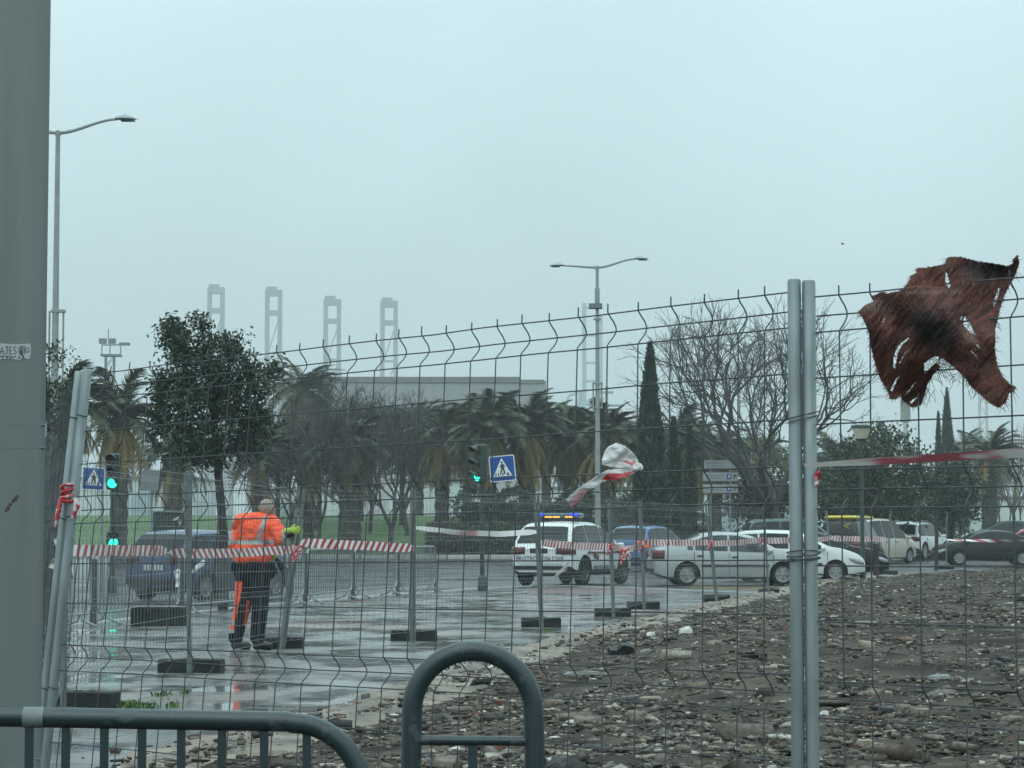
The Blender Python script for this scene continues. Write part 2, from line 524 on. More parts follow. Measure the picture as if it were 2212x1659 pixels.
# beige mortar bed left along the edge of the paving
MORT = M('beige_mortar', (0.225, 0.165, 0.11), (0.060, 0.048, 0.036), sc=2.1, rough=.35, r2=.6, bump=1.0, bsc=22, detail=8)
mb_v, mb_f = [], []
cs = [-.42, -.30, -.16, 0, .14, .27, .38, .46]
for j, y in enumerate(ty):
    ex = edge_x(y)
    w = .95 + .6 * mnoise.noise((y * .55, 1.3, 4)) + (.3 if 14 < y < 22 else 0)
    for i, c in enumerate(cs):
        x = ex + (c + .05) * w + .13 * mnoise.noise((y * 1.6, i * 1.1, 8))
        z = .055 * (1 - (c / .46) ** 4) + .05 * mnoise.fractal((x * 4.1, y * 4.1, 1), 1, 2, 4)
        base = .004 if c < 0 else rub_h(x, y)
        if i == 0:
            mb_v.append((x, y, -.02))
        elif i == len(cs) - 1:
            mb_v.append((x, y, base - .05))
        else:
            mb_v.append((x, y, max(.012, base + z - (.03 if c > 0 else 0))))
nx = len(cs)
mb_f = [(j * nx + i, j * nx + i + 1, (j + 1) * nx + i + 1, (j + 1) * nx + i) for j in range(len(ty) - 1) for i in range(nx - 1)]
q = MB(); q.v, q.f, q.m = mb_v, mb_f, [0] * len(mb_f)
struct(q.build('mortar_bed', MORT, smooth=True, ang=60))

# loose rubble: far too many pieces to count
ICO_V = []
_t = (1 + 5 ** .5) / 2
for a in (-1, 1):
    for b in (-_t, _t):
        ICO_V += [(0, a, b), (a, b, 0), (b, 0, a)]
_bm = bmesh.new(); bmesh.ops.create_cube(_bm, size=1.35); bmesh.ops.triangulate(_bm, faces=_bm.faces[:])
ICO_V = np.array([v.co[:] for v in _bm.verts]); ICO_F = np.array([[v.index for v in f.verts] for f in _bm.faces]); _bm.free()
STONE_COL = [(.105, .080, .058), (.055, .045, .036), (.145, .112, .084), (.028, .026, .024), (.20, .165, .125), (.32, .28, .225), (.16, .072, .048), (.085, .080, .080), (.55, .52, .47)]
STONE_W = [.23, .20, .17, .13, .12, .095, .03, .03, .034]
def stones(name, pts, sizes, label):
    n = len(pts); nv = len(ICO_V)
    V = np.zeros((n, nv, 3))
    jit = RNG.uniform(.45, 1.2, (n, nv, 3))
    sc_ = np.stack([RNG.uniform(.7, 1.9, n), RNG.uniform(.5, 1.1, n), RNG.uniform(.12, .62, n)], 1)[:, None, :]
    V = ICO_V[None] * jit * sc_ * sizes[:, None, None]
    a = RNG.uniform(0, 2 * PI, n); t = RNG.normal(0, .42, n)
    ca, sa, ct, st = np.cos(a), np.sin(a), np.cos(t), np.sin(t)
    x, y, z = V[..., 0], V[..., 1], V[..., 2]
    y2 = y * ct[:, None] - z * st[:, None]; z2 = y * st[:, None] + z * ct[:, None]
    x3 = x * ca[:, None] - y2 * sa[:, None]; y3 = x * sa[:, None] + y2 * ca[:, None]
    V = np.stack([x3, y3, z2], -1) + pts[:, None, :]
    F = (ICO_F[None] + (np.arange(n) * nv)[:, None, None]).reshape(-1, 3)
    me = bpy.data.meshes.new(name)
    me.vertices.add(n * nv); me.vertices.foreach_set('co', V.reshape(-1))
    me.loops.add(len(F) * 3); me.loops.foreach_set('vertex_index', F.reshape(-1))
    me.polygons.add(len(F)); me.polygons.foreach_set('loop_start', np.arange(len(F)) * 3)
    me.polygons.foreach_set('loop_total', np.full(len(F), 3))
    me.update(); me.validate()
    ci = RNG.choice(len(STONE_COL), n, p=np.array(STONE_W) / sum(STONE_W))
    C = np.array(STONE_COL)[ci] * RNG.uniform(.65, 1.25, (n, 1))
    C = np.concatenate([C, np.ones((n, 1))], 1)
    ca_ = me.color_attributes.new("Col", 'FLOAT_COLOR', 'POINT')
    ca_.data.foreach_set('color', np.repeat(C, nv, 0).reshape(-1))
    me.materials.append(M('stone', (1, 1, 1), (.6, .6, .6), sc=30, rough=.42, r2=.8, attr='Col', spec=.35))
    return stuff(obj(name, me), label, 'rubble')
pts, szs = [], []
def sprinkle(n, y0, y1, smin, smax, pw):
    c = 0
    while c < n:
        y = 1 / random.uniform(1 / y1, 1 / y0)
        lo, hi = edge_x(y) - .1, min(.2257 * y + 1.2, edge_x(y) + 29)
        if hi < lo:
            continue
        x = random.uniform(lo, hi)
        s = smin * (smax / smin) ** (random.random() ** pw)
        if x < edge_x(y) + .5 and random.random() < .5:
            continue
        if random.random() > .55 + 1.1 * (mnoise.noise((x * .8, y * .55, 7)) + .35) + .3 * mnoise.noise((x * 2.7, y * 2.1, 3)):
            continue
        pts.append((x, y, rub_h(x, y) + s * .10)); szs.append(s); c += 1
sprinkle(40000, 11.0, 30, .007, .040, 1.6)
sprinkle(520, 11.0, 34, .035, .10, 2.0)
sprinkle(110, 11.0, 40, .08, .16, 1.5)
sprinkle(15000, 28, 88, .015, .065, 1.7)
def sprinkle_edge(n):
    for _ in range(n):
        y = 1 / random.uniform(1 / 66, 1 / 11.5)
        x = edge_x(y) + random.gauss(.05, .28)
        s = .008 * (.05 / .008) ** (random.random() ** 2.2)
        pts.append((x, y, (max(rub_h(x, y), .0) if x > edge_x(y) else 0) + .05 + s * .1 if abs(x - edge_x(y)) < .3 else (s * .2 if x < edge_x(y) else rub_h(x, y)))); szs.append(s)
sprinkle_edge(3200)
stones('loose_rubble', np.array(pts), np.array(szs), 'dark wet rubble of broken stones and tiles beyond the mesh fence')

# lawn banks across the road
def lawn_z(x, y):
    b = road_z(x, y) + .13
    return b + 1.75 * sstep(107, 138, y) * (1 - .9 * sstep(-4, 4, x)) + .25 * sstep(107, 150, y)
lm = MB()
lx = [-70, -50, -35, -25, -18, -12, -8, -5, -3, -1, 1, 3, 6, 10, 16, 24, 34, 50, 80]
ly = [105 + (1.6 * sstep(8, 40, i * 0)) + i * 2.2 for i in range(20)] + [160, 200, 260]
lm.v = [(x, y, lawn_z(x, y) + .04 * mnoise.noise((x * .3, y * .3, 0))) for y in ly for x in lx]
nx = len(lx)
lm.f = [(j * nx + i, j * nx + i + 1, (j + 1) * nx + i + 1, (j + 1) * nx + i) for j in range(len(ly) - 1) for i in range(nx - 1)]
lm.m = [0] * len(lm.f)
struct(lm.build('lawn', GRASS, smooth=True))
fk = bpy.data.objects.new('far_kerb', None); COL.objects.link(fk); struct(fk)
fks = MB().bbox((0, 0, 0), (1.96, .2, .34), .02).mesh('kerb_stone', M('pale_kerb', (0.46, 0.46, 0.44), (0.36, 0.36, 0.35), sc=2, rough=.4))
for i in range(-24, 20):
    o = obj('kerb_stone', fks, fk); o.location = (i * 2.0, 104.85, road_z(0, 104.85) + .0)

# ------------------------------------------------------------------ near mesh fence
ROWS = [0, .055, .108, .243, .382, .520, .576, .632, .800, .965, 1.140, 1.195, 1.248, 1.398, 1.548, 1.690, 1.745, 1.80]
FOLDS = [(0, .108), (.520, .632), (1.140, 1.248), (1.690, 1.80)]
def fold_off(h):
    for a, b in FOLDS:
        if a <= h <= b:
            t = (h - a) / (b - a)
            return .040 * max(0, math.sin(PI * t)) ** 1.3
    return 0
def wire_path(nrm, top_extra=.028):
    hs = [-top_extra, 0, .012, .03, .045, .055, .065, .08, .097, .108]
    for a, b in FOLDS[1:]:
        hs += [a - .02] + [a + (b - a) * t for t in (0, .1, .3, .45, .5, .55, .7, .9, 1)] + [b + .02]
    hs += [1.82]
    return [nrm * fold_off(h) - Vector((0, 0, h)) for h in hs]

def post_mesh(h, r, name='post', lean=None):
    mm = MB()
    mm.tube([(0, 0, -h), (0, 0, -h * .5), (0, 0, -.012), (0, 0, -.003), (0, 0, 0)], [r, r, r, r * .97, r * .88], n=18)
    return mm

def near_panel(label, A, B, zA, zB, ptA, ptB, wires, bottomA=0.03, bottomB=.16, broken=()):
    """mesh fence panel between ground points A and B (x,y); ptA/ptB: post top height; wires: fractions along it"""
    A3, B3 = Vector((A[0], A[1], 0)), Vector((B[0], B[1], 0))
    root = thing('mesh_fence_panel', label, 'fence', ((A3 + B3) / 2))
    org = root.location.copy()
    d = (B3 - A3); L_ = d.length; dn = d.normalized()
    nrm = Vector((-dn.y, dn.x, 0))
    if nrm.y < 0:
        nrm = -nrm
    wp = wire_path(nrm)
    vm = MB().tube(wp, .0023, n=6).mesh('vertical_wire', WIRE, True)
    return root, org, A3, B3, nrm, vm

def mk_panel(label, A, B, topA, topB, leanA, leanB, zA, zB, wires, post=True, rows=ROWS, hz=1.0):
    A3, B3 = Vector((*A, 0)), Vector((*B, 0))
    dn = (B3 - A3).normalized()
    nrm = Vector((-dn.y, dn.x, 0))
    if nrm.y < 0 or (abs(nrm.y) < .2 and nrm.x < 0):
        nrm = -nrm
    org = (A3 + B3) / 2
    root = thing('mesh_fence_panel', label, 'fence', org)
    for P, tz, ln in ((A3, topA, leanA), (B3, topB, leanB)):
        if not post:
            break
        pm = MB()
        base = P - Vector((ln, 0, 0)) * tz
        top = Vector((P.x, P.y, tz)) - org
        base = Vector((base.x, base.y, .0)) - org
        dd = (top - base).normalized()
        pm.tube([base, base.lerp(top, .5), top - dd * .006, top], [.0202, .0202, .0202, .0175], n=18)
        po = pm.build('post', GALV, root, True, 35)
        for hz_ in ((.2, .63, 1.35) if ln else ()):               # spot welds / clips
            c = top - dd * hz_
            MB().tube([c + Vector((math.cos(a) * .0225, math.sin(a) * .0225, .004 * math.sin(2 * a))) for a in [2 * PI * i / 14 for i in range(14)]], .0022, n=5, closed=True).build('clip', WIRE, po, True)
    vm = MB().tube(wire_path(nrm), .0023, n=6).mesh('vertical_wire', WIRE, True)
    for t in wires:
        o = obj('vertical_wire', vm, root)
        o.location = A3.lerp(B3, t) - org + Vector((0, 0, lerp(zA, zB, t))) + Vector((random.uniform(-.003, .003), 0, random.uniform(-.004, .004)))
        o.rotation_euler = (random.uniform(-.006, .006), lerp(leanA, leanB, t) * 1.0 + random.uniform(-.006, .006), 0)
    for h in rows:
        off = nrm * (fold_off(h) + .0055)
        pts_ = []
        for i in range(15):
            t = -.002 + 1.004 * i / 14
            lean = -lerp(leanA, leanB, t) * h
            p = A3.lerp(B3, t) - org + Vector((lean, 0, lerp(zA, zB, t) - h)) + off
            p += Vector((0, .002 * mnoise.noise((i * .9, h * 9, 0)), .0045 * mnoise.noise((i * .7, h * 7, 4))))
            pts_.append(p)
        MB().tube(pts_, .0023, n=6).build('horizontal_wire', WIRE, root, True)
    return root, nrm

A_ = (-1.800, 9.6); B_ = (.845, 6.76)
# wire places read from the photograph, as fractions along the panel
def frac_on(px, A, B):
    A2, B2 = Vector((*A, 0)), Vector((*B, 0))
    dn = B2 - A2; n_ = Vector((-dn.y, dn.x, 0)).normalized()
    p = on_plane(px, 1000, A2, n_)
    return (Vector((p.x, p.y, 0)) - A2).dot(dn) / dn.length_squared
wx = [377, 433, 506, 585, 664, 746, 827, 909, 995, 1085, 1176, 1270, 1370, 1478, 1567, 1659, 1754, 1853, 1954, 2055, 2163, 2277, 2394, 2515, 2643, 2774, 2909, 3012]
fr = [frac_on(x / 1.8228, A_, B_) for x in wx]
main_panel, main_n = mk_panel('large foreground mesh fence panel carrying the knotted white tape, between two galvanised posts', A_, B_, 2.106, 2.172, .095, .0, 2.083, 2.135, fr)
C_ = (.888, 6.755); D_ = (.888 + 3.8 * .71, 6.755 - 3.8 * .70)
fr = [frac_on(x / 1.8228, C_, D_) for x in (3310, 3435, 3615, 3798, 3985)]
fr += [fr[-1] + .036 * i for i in range(1, 19) if fr[-1] + .036 * i < .98]
right_panel, right_n = mk_panel('foreground mesh fence panel with torn palm fibre sheet caught on it', C_, D_, 2.168, 2.20, .0, 0, 2.118, 2.13, fr)
E_ = (-2.74, 13.25); G_ = (-3.52, 17.9)
mk_panel('mesh fence panel seen edge-on beside the tall grey pole', (-1.846, 9.66), (E_[0] + .01, E_[1] - .03), 2.10, 2.07, .095, .06, 2.08, 2.05, [i / 29 for i in range(1, 29)])
# wire tie binding the two posts
tie = MB()
for k, dz in enumerate((0, .009, -.006, .016)):
    tie.tube([Vector((.867 + .050 * math.cos(a), 6.758 + .029 * math.sin(a), zat(1205, 6.74) + dz + .006 * math.sin(a + k))) for a in [2 * PI * i / 22 for i in range(22)]], .0018, n=5, closed=True)
tag(tie.build('wire_tie', WIRE, smooth=True), 'dark twisted wire tie binding the two foreground fence posts', 'wire')
tie2 = MB()
zt2 = zat(905, 6.74)
for k in range(2):
    tie2.tube([Vector((.867 + .050 * math.cos(a), 6.758 + .028 * math.sin(a), zt2 + .012 * k + .012 * math.cos(a))) for a in [2 * PI * i / 22 for i in range(22)]], .0016, n=5, closed=True)
tag(tie2.build('wire_tie', WIRE, smooth=True), 'thin sagging wire loop around the foreground fence posts, level with the palm fibre sheet', 'wire')

# ------------------------------------------------------------------ far fence line
def far_panel(label, A, B, topA=2.0, topB=2.0, leanA=(0, 0), leanB=(0, 0), group=None, pr=.021):
    A3, B3 = Vector((*A, 0)), Vector((*B, 0))
    org = (A3 + B3) / 2
    root = thing('mesh_fence_panel', label, 'fence', org, 0, group)
    d = B3 - A3; L_ = d.length; dn = d.normalized(); nrm = Vector((-dn.y, dn.x, 0))
    ends = []
    for P, tz, ln in ((A3 + dn * .035, topA, leanA), (B3 - dn * .035, topB, leanB)):
        b = P - org + Vector((0, 0, .02)); t = P - org + Vector((ln[0], ln[1], tz))
        MB().tube([b, t], pr, n=12).build('post', GALVD, root, True)
        ends.append((b, t))
    wm = MB()
    def pos(t, h):
        za = lerp(topA, topB, t) - .045
        k_ = (za - h) / za
        e0 = ends[0][0].lerp(ends[0][1], 1.0); e1 = ends[1][0].lerp(ends[1][1], 1.0)
        lo = ends[0][0].lerp(ends[1][0], t); hi = e0.lerp(e1, t)
        p = lo.lerp(hi, max(0, min(1, (za - h) / (za + .045))))
        return p + nrm * fold_off(h)
    n_ = max(8, int(L_ / .128))
    hs = [-.02, 0, .055, .108, .52, .576, .632, 1.14, 1.195, 1.248, 1.69, 1.745, 1.80]
    for i in range(1, n_):
        wm.tube([pos(i / n_, h) for h in hs], .0026, n=3, cap=False)
    for h in ROWS:
        wm.tube([pos(t / 4, h) for t in range(5)], .0026, n=3, cap=False)
    stuff(wm.build('wire_mesh', WIREF, root))
    return root

def foot(px, py, label, w=.72, rz=0.0, group='black fence feet on the wet paving', X=None, Y=None):
    if Y is None:
        p = at(px, py, 20); dd = ray(px, py); t = -CAMZ / dd.z
        X, Y = dd.x * t, dd.y * t
    mm = MB()
    mm.bbox((0, 0, .07), (w, .22, .14), .010)
    root = thing('ballast_block', label, 'ballast block', (X, Y + .1, 0), rz, group)
    mm.build('block', RUBBER, root)
    for dx in (-.06, .06):
        MB().lathe([(.03, .141), (.03, .146), (.024, .147)], 12, Matrix.Translation((dx, 0, 0))).build('socket', BLACKP, root)
    return root
F1, F2, F3, F4, F5, F6, F7, F8 = (-3.18, 22.5), (-2.73, 27.0), (-1.26, 29.0), (.43, 33.1), (1.65, 37.0), (2.35, 40.5), (4.02, 44.7), (5.6, 49.6)
far_panel('mesh fence panel running past the dark foot at the grass tufts', E_, G_, 2.05, 2.03)
far_panel('mesh fence panel with the first length of striped tape, ahead of the mossy block', G_, F1, 2.03, 2.02)
far_panel('mesh fence panel standing beside the man in orange', F1, F2, 2.0, 1.95, (-.06, 0), (.2, .05))
far_panel('mesh fence panel just past the man in orange, striped tape along it', F2, F3, 1.95, 1.96, (.24, .05), (0, 0))
far_panel('mesh fence panel standing ahead of the traffic light', F3, F4, 1.96, 1.97, (0, 0), (-.09, 0))
far_panel('mesh fence panel in front of the white emergency vehicle', F4, F5, 1.97, 1.95, (-.06, 0), (-.07, 0))
far_panel('short mesh fence panel between the white emergency vehicle and the silver saloon', F5, F6, 1.95, 1.97, (-.05, 0), (-.08, 0))
far_panel('mesh fence panel in front of the silver saloon tail', F6, F7, 1.97, 1.95, (-.06, 0), (-.2, 0))
far_panel('mesh fence panel in front of the silver saloon doors', F7, F8, 1.95, 1.95, (-.16, 0), (-.1, 0))
FOOTL = 'black rubber foot block holding fence posts on the wet paving'
foot(178, 1533, 'black rubber foot block beside the green grass tufts', .52, R(-12))
foot(410, 1455, 'long black rubber foot block ahead of the man in orange', .64, R(-6))
foot(612, 1402, 'black rubber foot block beside the boots of the man in orange', .46, R(-4))
for px, py, lab, w_, a in ((893, 1385, 'black rubber foot block under the single post ahead of the lawn', .60, 4), (1169, 1355, 'black rubber foot block under the posts before the lettered tailgate', .58, 4), (1324, 1332, 'black rubber foot block before the front wheel of the white emergency vehicle', .60, 3), (1390, 1316, 'black rubber foot block before the blue people carrier', .58, 8),
                           (1548, 1300, 'black rubber foot block under the leaning posts before the silver saloon', .52, 8), (1662, 1286, 'small black foot block at the mortar edge before the silver saloon bonnet', .44, 6)):
    foot(px, py, lab, w_, R(a))
POSTL = 'slim galvanised post at the far rubble edge'
for (x, y, h, lean, wh) in ((9.15, 65.0, 2.0, -.16, 'before the black saloon nose'), (12.4, 75.0, 2.0, .08, 'before the cream van'), (16.4, 86.0, 2.05, .06, 'beside the black fastback'), (xat(2300, 88), 88.05, 2.0, .0, 'past the red hatchback')):
    t = thing('fence_post', POSTL + ' ' + wh, 'post', (x, y, 0), 0, 'slim posts along the far rubble edge')
    MB().tube([(0, 0, -.02), (lean, 0, h)], .03, n=10).build('pole', GALVD, t, True)
    MB().bbox((0, 0, .05), (.6, .24, .14), .02).build('base', RUBBER, t)
t = thing('wooden_post', 'dark timber post standing in the wet lane near the black fastback', 'post', (xat(2020, 84), 84, road_z(0, 84)))
MB().tube([(0, 0, 0), (.02, 0, 1.3), (0, 0, 2.05)], [.075, .07, .065], n=8).build('pole', BARKD, t, True)
t = thing('wooden_post', 'dark timber post at the rubble edge beside the black van', 'post', (xat(1890, 70), 70, -.03))
MB().tube([(0, 0, 0), (.01, 0, .8), (0, 0, 1.05)], [.1, .09, .09], n=8).build('pole', BARKD, t, True)

# ------------------------------------------------------------------ near railing and arch
YR = 5.5
def PR(px, py, Y=YR):
    return at(px, py, Y)
rail = thing('tubular_railing', 'dark green-grey tubular railing with upright bars in the foreground', 'railing', (PR(300, 1549).x, YR, 0))
ro = rail.location.copy()
pts_ = [PR(-420, 1541)] + [PR(x, 1541 + (x + 420) * .017) for x in (-300, -150, 0, 150, 300, 450, 560, 620)]
for a in range(0, 91, 9):
    pts_.append(PR(632 + 150 * math.sin(R(a)), 1562 + 150 * (1 - math.cos(R(a)))))
pts_ += [Vector((pts_[-1].x, YR, .5)), Vector((pts_[-1].x, YR, 0.0))]
MB().tube([p - ro for p in pts_], .0245, n=20).build('top_rail', RAILM, rail, True)
bar = MB().box((0, 0, 0), (.0195, .012, .86)).mesh('upright_bar', RAILM)
for px in (-340, -258, -176, -96, -14, 64, 143, 226, 307.5, 392, 480, 571, 663):
    o = obj('upright_bar', bar, rail)
    p = PR(px, 1541 + (px + 420) * .017) - ro
    o.location = (p.x, p.y, p.z - .45)
p0, p1 = PR(-420, 1541) - ro, PR(770, 1562) - ro
MB().tube([(p0.x, 0, .1), (p1.x, 0, .1)], .018, n=10).build('bottom_rail', RAILM, rail, True)
MB().tube([PR(52, 1549.2) - ro, PR(96, 1549.8) - ro], .0252, n=20, cap=False).build('tape_band', M('grey_duct_tape', (0.17, 0.20, 0.20), (0.12, 0.145, 0.145), sc=30, rough=.5), rail, True)
YA = 5.75
arch = thing('tubular_arch', 'dark green-grey tubular arch end of a railing on the rubble verge', 'railing', (at(1021, 1540, YA).x, YA, 0))
ao = arch.location.copy()
pts_ = [Vector((at(888, 1600, YA).x, YA, 0.0)), at(888, 1659, YA), at(889, 1600, YA), at(890, 1560, YA)]
for a in range(0, 181, 9):
    pts_.append(at(1021 - 131 * math.cos(R(a)), 1537 - 131 * math.sin(R(a)), YA))
pts_ += [at(1152.5, 1560, YA), at(1154, 1600, YA), at(1155, 1659, YA), Vector((at(1155, 1600, YA).x, YA, 0.0))]
MB().tube([p - ao for p in pts_], .0255, n=22).build('hoop', RAILM, arch, True)
MB().tube([at(895, 1599, YA) - ao, at(1150, 1601, YA) - ao], .0125, n=12).build('cross_bar', RAILM, arch, True)
c = at(1021, 1600, YA) - ao
MB().box((c.x, c.y, c.z - .42), (.023, .012, .82)).build('upright_bar', RAILM, arch)
MB().box((c.x, c.y + .0, c.z - .86), (.30, .03, .03)).build('bottom_bar', RAILM, arch)
# rain drops hanging under the hoop
DROP = M('water_drop', (0.75, 0.8, 0.8), (0.6, 0.66, 0.66), sc=4, rough=.03, trans=.9)
dm = MB().lathe([(.0002, .0045), (.0016, .003), (.0026, 0), (.002, -.0025), (.0003, -.0038)], 8).mesh('water_drop', DROP, True)
for i in range(22):
    a = R(58 + 62 * random.random())
    p = at(1021 - 109 * math.cos(a), 1537 - 109 * math.sin(a), YA) - ao
    o = obj('water_drop', dm, arch); o.location = (p.x, p.y - .002, p.z - .002)
    s_ = random.uniform(.7, 1.25); o.scale = (s_, s_, s_)

# ------------------------------------------------------------------ big pole at the left
COLM = M('weathered_grey_column', (0.190, 0.212, 0.206), (0.120, 0.142, 0.140), sc=2.2, rough=.38, r2=.65, bump=.2, bsc=14, detail=9, stretch=(2.2, 2.2, .16), lo=.3, hi=.7)
YP = 7.45
w = .17
PYAW = R(12.6)
_R3 = RZ(PYAW)
_corner = Vector(((97 - CX) * YP / FD, YP, 0))
pole = thing('grey_column', 'thick grey square steel column with a torn handwritten sticker', 'column', _corner - _R3 @ Vector((w, -w, 0)), PYAW)
pm = MB()
prof = []
for cx_, cy_, a0 in ((w - .02, -w + .02, -90), (w - .02, w - .02, 0), (-w + .02, w - .02, 90), (-w + .02, -w + .02, 180)):
    for k in range(5):
        a = R(a0 + 90 * k / 4)
        prof.append((cx_ + .02 * math.cos(a), cy_ + .02 * math.sin(a)))
k = len(prof)
zs = [0, 1.2, 2.0, 3.2, 5.0, 8.0]
pm.add([(x, y, z) for z in zs for x, y in prof], [(j * k + i, j * k + (i + 1) % k, (j + 1) * k + (i + 1) % k, (j + 1) * k + i) for j in range(len(zs) - 1) for i in range(k)] + [tuple((len(zs) - 1) * k + i for i in range(k))])
pm.build('shaft', COLM, pole, True, 30)
for pz in (zat(918, YP), zat(968, YP), zat(1640, YP)):
    MB().bbox((0, 0, pz), (.3415, .3415, .004), .002).build('weld_band', M('column_weld', (0.115, 0.13, 0.13), (0.15, 0.165, 0.165), sc=20, rough=.5), pole)
MB().bbox((0, 0, .015), (.6, .6, .03), .004).build('base_plate', COLM, pole)
STK = M('grey_paper_sticker', (0.40, 0.43, 0.43), (0.32, 0.35, 0.35), sc=9, rough=.65)
yface = -w - .0015
def PX(px, py):
    p = on_plane(px, py, pole.location + _R3 @ Vector((0, -w, 0)), _R3 @ Vector((0, -1, 0)))
    return _R3.transposed() @ (p - pole.location)
stick = MB()
outl = [(-95, 742), (-10, 741), (35, 744), (66, 742), (67, 757), (66, 768), (63, 776), (50, 774), (42, 778), (20, 775), (-5, 777), (-40, 774), (-95, 776)]
vv = [PX(x, y) for x, y in outl]
k = len(vv)
stick.add([(p.x, yface, p.z) for p in vv] + [(p.x, yface + .003, p.z) for p in vv], [tuple(range(k - 1, -1, -1))] + [(i, (i + 1) % k, (i + 1) % k + k, i + k) for i in range(k)])
stko = stick.build('sticker', STK, pole)
INK = M('marker_ink', (0.02, 0.024, 0.03), (0.04, 0.044, 0.05), sc=40, rough=.6)
def strokes(name, lines, th, parent, y):
    mm = MB()
    for ln in lines:
        mm.tube([(PX(*q).x, y, PX(*q).z) for q in ln], th, n=5)
    return mm.build(name, INK, parent)
SX, SY = 1 / (2.212 * 1.8228), 1 / (2.212 * 1.8228)
def sk(lst):
    return [[(x * SX, 1150 / 1.8228 + y * SY) for x, y in ln] for ln in lst]
strokes('handwriting', sk([
    [(-52, 476), (-50, 540)], [(-30, 476), (-30, 540)], [(-80, 476), (-66, 540), (-52, 476)],
    [(-2, 540), (18, 476), (36, 540)], [(5, 520), (30, 518)],
    [(48, 478), (74, 476)], [(62, 478), (63, 530), (54, 541), (44, 534)],
    [(106, 476), (84, 478), (84, 540), (108, 538)], [(84, 508), (102, 507)],
    [(144, 482), (128, 476), (118, 488), (124, 504), (140, 514), (142, 530), (130, 541), (116, 534)],
    [(162, 482), (172, 545)], [(176, 470), (182, 550)], [(190, 466), (186, 552)], [(202, 470), (196, 548)], [(214, 470), (212, 540)], [(166, 510), (190, 540), (206, 560)],
    [(256, 490), (232, 486), (222, 510), (236, 530), (256, 512), (240, 506)], [(196, 548), (212, 575)],
    [(0, 560), (46, 556)], [(22, 558), (22, 580)], [(78, 556), (56, 558), (56, 582)], [(56, 570), (74, 569)],
    [(88, 582), (88, 556), (108, 558), (106, 570), (90, 572)], [(140, 558), (122, 562), (118, 580)], [(152, 582), (166, 556), (180, 582)], [(196, 556), (198, 582)]]), .0012, stko, yface - .0004)
RUST = M('rust_stain', (0.10, 0.06, 0.045), (0.05, 0.035, 0.03), sc=40, rough=.8)
rs = MB()
for (px, py, r_) in ((17, 1098, 5), (22, 1090, 4), (33, 1078, 5), (37, 1072, 4), (28, 1083, 3), (13, 1103, 3)):
    p = PX(px, py)
    rs.lathe([(.0001, 0), (r_ / 657 * .9, 0), (r_ / 657, .0008), (r_ / 657 * .6, .0012)], 9, Matrix.Translation((p.x, -w - .0002, p.z)) @ Matrix.Rotation(PI / 2, 4, 'X'))
rs.build('rust_patch', RUST, pole)

# ------------------------------------------------------------------ sheets with an outline (fibre, torn tape)
def sheet(name, outline, holes, step, place, mats, parent, colfn=None, solid=.003):
    """outline in its own 2-D units; place(x, y) -> world point; only cells inside the outline are kept"""
    x0 = min(p[0] for p in outline); x1 = max(p[0] for p in outline)
    y0 = min(p[1] for p in outline); y1 = max(p[1] for p in outline)
    nx_, ny_ = int((x1 - x0) / step) + 1, int((y1 - y0) / step) + 1
    idx = {}; mm = MB(); cols = []; edges = []
    def vid(i, j):
        if (i, j) not in idx:
            idx[(i, j)] = len(mm.v)
            x, y = x0 + i * step, y0 + j * step
            jx, jy = x + step * .35 * mnoise.noise((x * .11, y * .11, 1)), y + step * .35 * mnoise.noise((x * .11, y * .11, 7))
            mm.v.append(tuple(place(jx, jy)))
            cols.append(colfn(x, y) if colfn else (1, 1, 1))
        return idx[(i, j)]
    cell = set()
    for j in range(ny_):
        for i in range(nx_):
            cx_, cy_ = x0 + (i + .5) * step, y0 + (j + .5) * step
            if inpoly(cx_, cy_, outline) and not any(inpoly(cx_, cy_, h) for h in holes):
                cell.add((i, j))
    for (i, j) in cell:
        mm.f.append((vid(i, j), vid(i + 1, j), vid(i + 1, j + 1), vid(i, j + 1))); mm.m.append(0)
        for (di, dj) in ((1, 0), (-1, 0), (0, 1), (0, -1)):
            if (i + di, j + dj) not in cell:
                edges.append((x0 + (i + .5 + .5 * di) * step, y0 + (j + .5 + .5 * dj) * step, di, dj))
    mm.col = cols
    o = mm.build(name, mats, parent, True, 80)
    if solid:
        md = o.modifiers.new('thickness', 'SOLIDIFY'); md.thickness = solid; md.offset = 0
    return o, edges

def c3(cx_, cy_):      # crop coordinates -> 2212-wide picture
    return ((3300 + cx_ / 2.37) / 1.8228, (950 + cy_ / 2.37) / 1.8228)
OUT = [(190, 660), (245, 605), (350, 555), (310, 515), (420, 470), (460, 490), (590, 460), (640, 410), (672, 360), (670, 330), (740, 290), (720, 255), (880, 240), (1000, 215), (1005, 180), (1035, 145), (1150, 150), (1310, 190), (1316, 205), (1324, 190), (1480, 215), (1590, 235), (1640, 200), (1635, 165), (1675, 130), (1690, 200), (1660, 290), (1620, 370), (1560, 480), (1520, 590), (1490, 720), (1465, 820), (1460, 1000), (1480, 1150), (1530, 1260), (1600, 1330), (1655, 1360), (1640, 1400), (1590, 1420), (1570, 1490), (1500, 1555), (1420, 1510), (1330, 1430), (1240, 1350), (1170, 1250), (1080, 1170), (980, 1090), (900, 1100), (950, 1180), (880, 1250), (830, 1340), (810, 1430), (770, 1530), (700, 1555), (640, 1510), (600, 1480), (590, 1435), (540, 1475), (490, 1475), (460, 1390), (400, 1290), (370, 1210), (330, 1080), (305, 960), (290, 860), (270, 800), (235, 720)]
